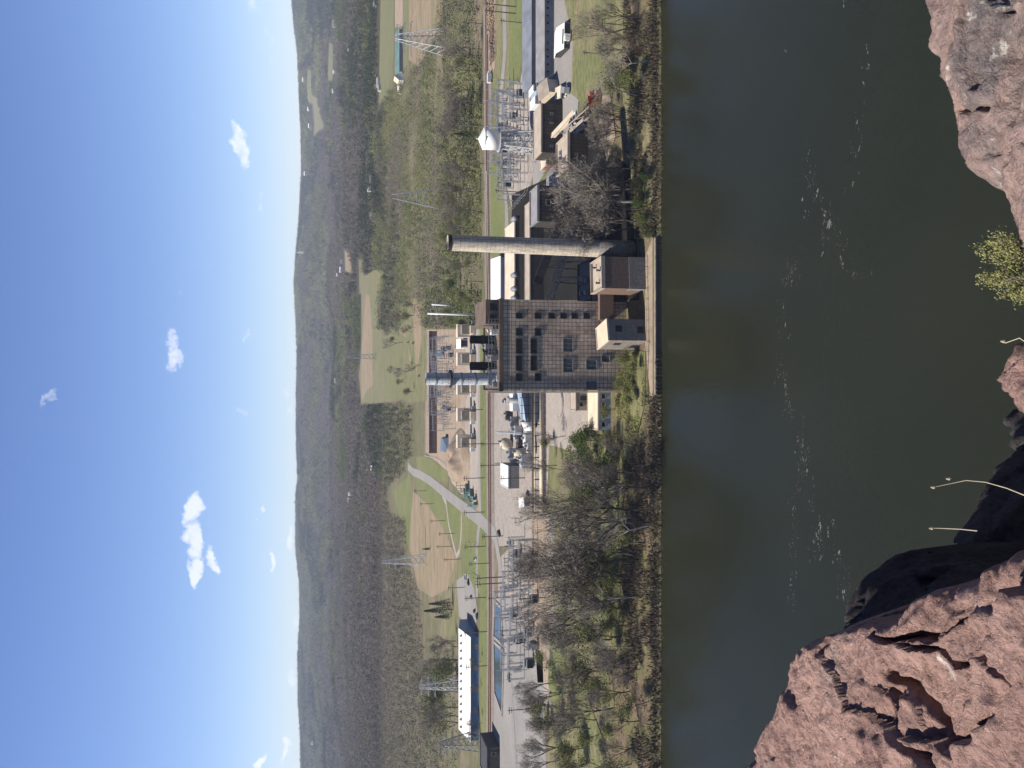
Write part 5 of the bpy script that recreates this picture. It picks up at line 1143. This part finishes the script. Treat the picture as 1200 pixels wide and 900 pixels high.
# ------------------------------------------------------------------ river foam
rs = np.random.RandomState(8); VV = []; FF = []
lines = [([(1000, 0), (1030, 20), (1028, 80), (1020, 160), (1000, 300)], 50), ([(955, 200), (985, 250), (980, 290)], 90), ([(948, 310), (930, 330), (928, 420), (935, 480), (955, 520), (952, 560), (975, 620), (970, 650)], 260), ([(990, 610), (1003, 680), (1000, 700)], 60), ([(940, 560), (945, 650), (940, 720)], 60), ([(985, 260), (1000, 300), (1035, 330)], 40), ([(930, 40), (960, 200), (950, 300)], 30)]
for L, n in lines:
    P = [G(x, y) for x, y in L]
    for i in range(n):
        t_ = rs.rand() * (len(P) - 1); k = int(t_); c = P[k].lerp(P[k + 1], t_ - k); c = c + Vector((rs.normal() * 1.6, rs.normal() * 1.3, 0)); 
        sz = rs.gamma(1.0, .09) + .03; a = rs.uniform(-.5, .5); m_ = 7
        for _ in range(rs.randint(1, 5)):
            cc = c + Vector((rs.normal() * .5, rs.normal() * .22, 0)); b0 = len(VV); el = rs.uniform(1.2, 4.5)
            for j in range(m_):
                q_ = 6.283 * j / m_; r_ = sz * rs.uniform(.3, .8) * .5; x_, y_ = r_ * el * math.cos(q_), r_ * math.sin(q_); VV.append((cc.x + x_ * math.cos(a) - y_ * math.sin(a), cc.y + x_ * math.sin(a) + y_ * math.cos(a), .015))
            FF.append(tuple(range(b0, b0 + m_)))
M['foam'] = mat('river_foam', (.22, .22, .20), (.11, .11, .10), 2)
q = MB(); q.add(VV, FF); meta(q.build('river_foam', M['foam']), kind='stuff')

# ------------------------------------------------------------------ foreground rocks
def rockmat(name, base, alt, lich, spot, lo=.45, veins=True):
    m, t, b = newmat(name, .9); g = t.new('ShaderNodeNewGeometry').outputs['Position']; b.inputs['Specular IOR Level'].default_value = .15
    c = t.mix(t.ramp(t.noise(3.2, g, 7, .65, .6), [(.38, (0, 0, 0)), (.62, (1, 1, 1))]), base + (1,), alt + (1,))
    c = t.mix(t.ramp(t.noise(2.3, t.new('ShaderNodeMapping', {'Vector': g, 'Location': (5, 2, 1)}).outputs[0], 8, .7, .5), [(lo, (0, 0, 0)), (lo + .13, (.85,) * 3)]), c, lich + (1,))
    c = t.mix(t.ramp(t.noise(6, t.new('ShaderNodeMapping', {'Vector': g, 'Location': (1, 7, 3)}).outputs[0], 5, .6), [(spot, (0, 0, 0)), (spot + .03, (.9,) * 3)]), c, (.60, .54, .49, 1))
    c = t.mix(1, c, (.9, .9, .9, 1), 'MULTIPLY'); c = t.mix(1, c, t.ramp(t.noise(45, g, 6, .75), [(.28, (.42,) * 3), (.5, (.95,) * 3), (.75, (1.3,) * 3)]), 'MULTIPLY')
    t.l.new(c, b.inputs['Base Color'])
    hgt = t.math('ADD', t.math('MULTIPLY', t.noise(22, g, 8, .7, .3), .8), t.math('MULTIPLY', t.noise(110, g, 4, .7), .2))
    t.l.new(t.new('ShaderNodeBump', {'Height': hgt, 'Strength': 1.0, 'Distance': .06}).outputs[0], b.inputs['Normal'])
    return m
M['rock_red'] = rockmat('red_brown_rock', (.43, .275, .235), (.31, .19, .165), (.28, .235, .215), .66, .58)
M['rock_grey'] = rockmat('pink_grey_lichen_rock', (.42, .29, .25), (.28, .205, .19), (.17, .15, .15), .58, .50)
M['rock_shade'] = rockmat('shade_darkened_rock', (.075, .066, .068), (.05, .045, .048), (.10, .095, .10), .75, .5)  # shade of the gap put into the base colour of knob and ledge
def seg_dist(X, Y, pl):
    best = np.full(X.shape, 1e9)
    for (ax, ay), (bx_, by_) in zip(pl[:-1], pl[1:]):
        dx, dy = bx_ - ax, by_ - ay; t_ = np.clip(((X - ax) * dx + (Y - ay) * dy) / (dx * dx + dy * dy + 1e-12), 0, 1); best = np.minimum(best, np.hypot(X - ax - t_ * dx, Y - ay - t_ * dy))
    return best
def rock(name, label, outline, zt, m_, cracks=(), seed=0, res=.011, rough=.05, depth=4.0, slope=(0, 0), x0=0, steps=.05, fac=.35, extra=(), grow=.03, steep=5.0, margin=.5, round_=.12):
    """a boulder: outline given where its top plane meets the line of sight, cracked faceted top and steep sides"""
    P = []
    for x, y in outline: r_ = ray(x, y); t_ = (zt - 100 - slope[0] * x0) / (r_.z - slope[0] * r_.x); p = CAM + r_ * t_; P.append((p.x, p.y))
    P += list(extra); mx = min(p[0] for p in P) - margin, max(p[0] for p in P) + margin; my = min(p[1] for p in P) - margin, max(p[1] for p in P) + margin
    nx, ny = int((mx[1] - mx[0]) / res), int((my[1] - my[0]) / res); X, Y = np.meshgrid(np.linspace(*mx, nx), np.linspace(*my, ny), indexing='ij')
    wx = X + fbm(X * 3 + seed, Y * 3, 4) * .05 + fbm(X * 14 + seed, Y * 14, 3) * .016; wy = Y + fbm(X * 3 + 50 + seed, Y * 3, 4) * .05 + fbm(X * 14 + 9, Y * 14 + seed, 3) * .016
    ins = inpoly(wx, wy, P); dd = seg_dist(wx, wy, P + [P[0]]); d = np.where(ins, dd, -dd) + grow
    rs = np.random.RandomState(seed + 5); nc = 26; cx = rs.uniform(*mx, nc); cy = rs.uniform(*my, nc); off = rs.uniform(-1, 1, nc) * steps; gx = rs.uniform(-1, 1, nc) * fac * .4; gy = rs.uniform(-1, 1, nc) * fac * .4
    D = np.hypot((wx[..., None] - cx) * 1.0, (wy[..., None] - cy) * 1.3); k = D.argmin(-1); Z = off[k] + gx[k] * (wx - cx[k]) + gy[k] * (wy - cy[k])
    nc = 150; cx = rs.uniform(*mx, nc); cy = rs.uniform(*my, nc); off = rs.uniform(-1, 1, nc) * steps * .22; gx = rs.uniform(-1, 1, nc) * fac * .4; gy = rs.uniform(-1, 1, nc) * fac * .4
    for i0 in range(0, nx, 64):
        s_ = slice(i0, i0 + 64); k = np.hypot((wx[s_][..., None] - cx), (wy[s_][..., None] - cy)).argmin(-1); Z[s_] += off[k] + gx[k] * (wx[s_] - cx[k]) + gy[k] * (wy[s_] - cy[k])
    Z += fbm(X * 2 + seed, Y * 2, 6, .55) * rough + slope[0] * (X - x0) + fbm(X * 16, Y * 16 + seed, 5, .6) * .016 - np.abs(fbm(wx * 4 + seed * 2, wy * 5, 4, .5)) * .07 - np.abs(fbm(wx * 13 + seed, wy * 17, 4, .6)) * .03
    for pl, w_, dp, side in cracks:
        Q = []
        for x, y in pl: r_ = ray(x, y); t_ = (zt - 100) / r_.z; p = CAM + r_ * t_; Q.append((p.x, p.y))
        e = seg_dist(wx, wy, Q); Z -= dp * np.exp(-(e / w_) ** 4); Z += side * np.exp(-(e / (w_ * 4)) ** 2)
    edge = np.clip(d / round_, 0, 1); Z -= (1 - np.sqrt(1 - (1 - edge) ** 2)) * .1
    Z -= np.clip(-d, 0, None) * steep * (1 + .35 * fbm(X * 5, Y * 5 + seed, 3)); Z = np.maximum(Z, -depth)
    V = np.stack([X, Y, zt + Z], -1).reshape(-1, 3); I = np.arange(nx * ny).reshape(nx, ny); F = np.stack([I[:-1, :-1], I[1:, :-1], I[1:, 1:], I[:-1, 1:]], -1).reshape(-1, 4)
    dz = d[:-1, :-1].reshape(-1); F = F[dz > -depth / steep - .05]
    return meta(mesh_np(name, V, F, [M[m_]], False), label, 'rock')
C1 = [(1023, 798), (1045, 807), (1068, 829), (1085, 851), (1094, 869), (1112, 871), (1134, 860), (1157, 860)]
C2 = [(1023, 815), (1037, 842), (1050, 864), (1068, 882), (1094, 900)]
C3 = [(1000, 746), (1019, 751), (1045, 755), (1070, 757), (1085, 758)]
C4 = [(1041, 763), (1070, 768), (1081, 769), (1095, 780), (1103, 783), (1125, 779), (1143, 765), (1161, 762), (1175, 775), (1183, 789), (1200, 803)]
rock('red_boulder', 'big red brown cracked boulder with white lichen spots, nearest to the viewer', [(858, 910), (868, 885), (882, 850), (903, 812), (922, 775), (945, 757), (970, 748), (1000, 742), (1030, 742), (1045, 722), (1062, 713), (1085, 708), (1108, 690), (1135, 668), (1160, 656), (1215, 648)], 98.35, 'rock_red',
     [(C1, .015, .16, .004), (C2, .011, .14, .003), (C3, .010, .10, .008), (C4, .007, .06, .014), ([(1157, 860), (1172, 845), (1180, 838)], .007, .04, .0), ([(1090, 755), (1105, 735), (1120, 725)], .006, .04, .01)], 3, .0062, extra=[(-.2, .3), (-1.8, .2), (-2.2, 1.6), (-2.3, 2.9)], steps=.022, fac=.24, rough=.05)
rock('shadowed_rock', 'dark shadowed rock knob wedged behind the big red boulder', [(975, 760), (981, 735), (990, 703), (1005, 685), (1020, 666), (1035, 656), (1052, 652), (1080, 656), (1098, 668), (1112, 684), (1130, 700), (1100, 745), (1050, 765)], 97.75, 'rock_shade', (), 21, .011, steps=.06, depth=5, fac=.5, rough=.12, steep=16, slope=(-1.6, 0), x0=-.75)  # slope tilts the knob out of the sun, adding to its darkened colour
rock('ledge_rock', 'dark broken rock ledge low in the gap, in full shade', [(1128, 700), (1126, 660), (1128, 620), (1142, 590), (1152, 575), (1160, 545), (1172, 515), (1182, 480), (1190, 440), (1225, 400), (1300, 400), (1300, 700)], 96.9, 'rock_shade', (), 33, .018, steps=.08, depth=10, rough=.12, fac=.5, round_=.2, steep=14, slope=(-1.8, 0), x0=-.5)  # ledge shaped to fall away from the sun and coloured dark as shade
rock('lichen_boulder', 'pink grey boulder blotched with pale lichen above the shrub', [(1066, -12), (1076, 20), (1078, 45), (1084, 62), (1092, 84), (1105, 106), (1110, 125), (1116, 150), (1128, 175), (1146, 202), (1164, 228), (1172, 246), (1174, 275), (1188, 300), (1215, 318), (1260, 322)], 98.4, 'rock_grey',
     [([(1142, -5), (1144, 30), (1146, 70), (1156, 90)], .012, .03, .02), ([(1110, 118), (1130, 112), (1165, 115)], .008, .03, 0)], 44, .0062, extra=[(.5, .3), (1.9, .3), (2.4, 1.6), (2.2, 2.9)], steps=.022, fac=.18, rough=.06)
rock('pink_rock', 'small pink sunlit rock at the frame edge between shrub and dark ledge', [(1240, 395), (1195, 398), (1181, 412), (1174, 430), (1172, 450), (1176, 472), (1195, 482), (1240, 486)], 98.2, 'rock_red', (), 55, .008, steps=.015, depth=1.6)
# cliff under the ledge
ua = np.linspace(-14, 14, 90); vb = np.linspace(0, 1, 60); UA, VB = np.meshgrid(ua, vb, indexing='ij')
Yc = -6 + VB * 20; Zc = np.interp(VB, [0, .22, .3, .42, .6, .8, 1], [97.6, 96.6, 94.5, 85, 50, 20, -3]); ox = fbm(UA * .8 + VB * 9, Zc / 9, 4)
V = np.stack([UA * (1 + VB), Yc + ox * 1.2 - 1.2, Zc + ox * .8], -1).reshape(-1, 3); nx, ny = UA.shape; I = np.arange(nx * ny).reshape(nx, ny); F = np.stack([I[:-1, :-1], I[1:, :-1], I[1:, 1:], I[:-1, 1:]], -1).reshape(-1, 4)
V[:, 1] = np.where(V[:, 2] > 90, np.minimum(V[:, 1], .6), V[:, 1])
meta(mesh_np('cliff', V, F, [M['rock_shade']], True), kind='structure')
# shrub and dry stalks at the edge
rs = np.random.RandomState(12)
def pnt(x, y, dist): r_ = ray(x, y).normalized(); return CAM + r_ * dist
r = thing('cliff_shrub', 'small yellow green leafy shrub growing over the cliff edge', 'shrub', pnt(1228, 312, 2.5)); o0 = r.location.copy(); q = MB(); LV = []
for (tx, ty) in [(1146, 292), (1158, 283), (1168, 274), (1172, 284), (1185, 280), (1155, 322), (1166, 330), (1174, 345), (1182, 330), (1190, 352), (1196, 340), (1150, 325), (1200, 350), (1205, 296), (1164, 292), (1180, 292), (1170, 326), (1192, 345)]:
    a = Vector((rs.uniform(-.02, .02), rs.uniform(-.03, .03), 0)); b_ = pnt(tx, ty, 2.5 + rs.uniform(-.12, .15)) - o0; mdl = a.lerp(b_, .5) + Vector(rs.normal(size=3)) * .02 + Vector((0, 0, .03)); pts = [a, mdl, b_]; q.tube(pts, [.0035, .0022, .001], 5)
    for i in range(320):
        t_ = rs.uniform(.5, 1.03); c = (a.lerp(mdl, t_ * 2) if t_ < .5 else mdl.lerp(b_, t_ * 2 - 1)) + Vector(rs.normal(size=3)) * .0085; n_ = Vector(rs.normal(size=3)).normalized(); u = n_.orthogonal().normalized(); w_ = n_.cross(u); s_ = rs.uniform(.0014, .0028); LV.append([c - u * s_ * 1.5, c + w_ * s_ * .7, c + u * s_ * 1.5, c - w_ * s_ * .7])
q.build('stem', M['wood'], r)
LV = np.array([[tuple(v) for v in l] for l in LV]).reshape(-1, 3); n = len(LV) // 4
mesh_np('foliage', LV, np.arange(4 * n).reshape(-1, 4), [M['lime_leaf'] if 'lime_leaf' in M else foliage_mat('shrub_leaves', [(.22, .23, .085), (.31, .31, .12), (.17, .175, .07), (.35, .33, .15)])], parent=r, tint=np.repeat(rs.rand(n), 4))
M['straw'] = mat('dry_straw', (.50, .42, .30), (.38, .31, .22), 40)
for lb, P_, hd in (('arching dry grass stalk with two seed heads over the water', [(1215, 586, 2.3), (1180, 572, 2.35), (1155, 565, 2.4), (1132, 563, 2.42)], [(1112, 561), (1094, 571)]), ('thin dry straw stalk standing out past the red boulder', [(1145, 622, 2.5), (1125, 620, 2.5), (1100, 619, 2.5)], [(1092, 619)]), ('short dry twig with pale buds at the shrub base', [(1215, 410, 2.4), (1195, 396, 2.4), (1178, 402, 2.42)], [(1176, 400)])):
    b0 = pnt(*P_[0]); r = thing('dry_stalk', lb, 'grass stalk', b0); q = MB(); q.tube([pnt(*p) - b0 for p in P_] + [pnt(hd[-1][0], hd[-1][1], P_[-1][2]) - b0], [.0019, .0016, .0013, .0011][:len(P_)] + [.0006], 5); q.build('stem', M['straw'], r); 
    for hx, hy in hd: c = pnt(hx, hy, P_[-1][2]) - b0; q = MB(); q.tube([c + Vector((0, 0, -.006)), c, c + Vector((0, 0, .008))], [.0015, .0045, .0015], 7); q.build('seed_head', M['straw'], r)

# ------------------------------------------------------------------ haze
q = MB(); q.box(-7000, 7000, -60, 8200, -4.2, 420); hz = q.build('haze'); hz.data.materials.clear()
hm = bpy.data.materials.new('haze'); hm.use_nodes = True; t = NT(hm.node_tree); t.n.remove(t.n['Principled BSDF']); out = t.n['Material Output']
pv = t.new('ShaderNodeVolumePrincipled', {'Color': (.72, .80, 1, 1), 'Density': .00005}); t.l.new(pv.outputs[0], out.inputs['Volume']); hz.data.materials.append(hm); meta(hz, kind='stuff')
for k in list(PR) : 
    if k.get('label') == 'x': pass
print('individual trees', TC[0])
for v in PT.values():      # shapes that no outline used
    for o in v:
        if o['label'] == 'x':
            for k in kids(o): bpy.data.objects.remove(k)
            bpy.data.objects.remove(o)
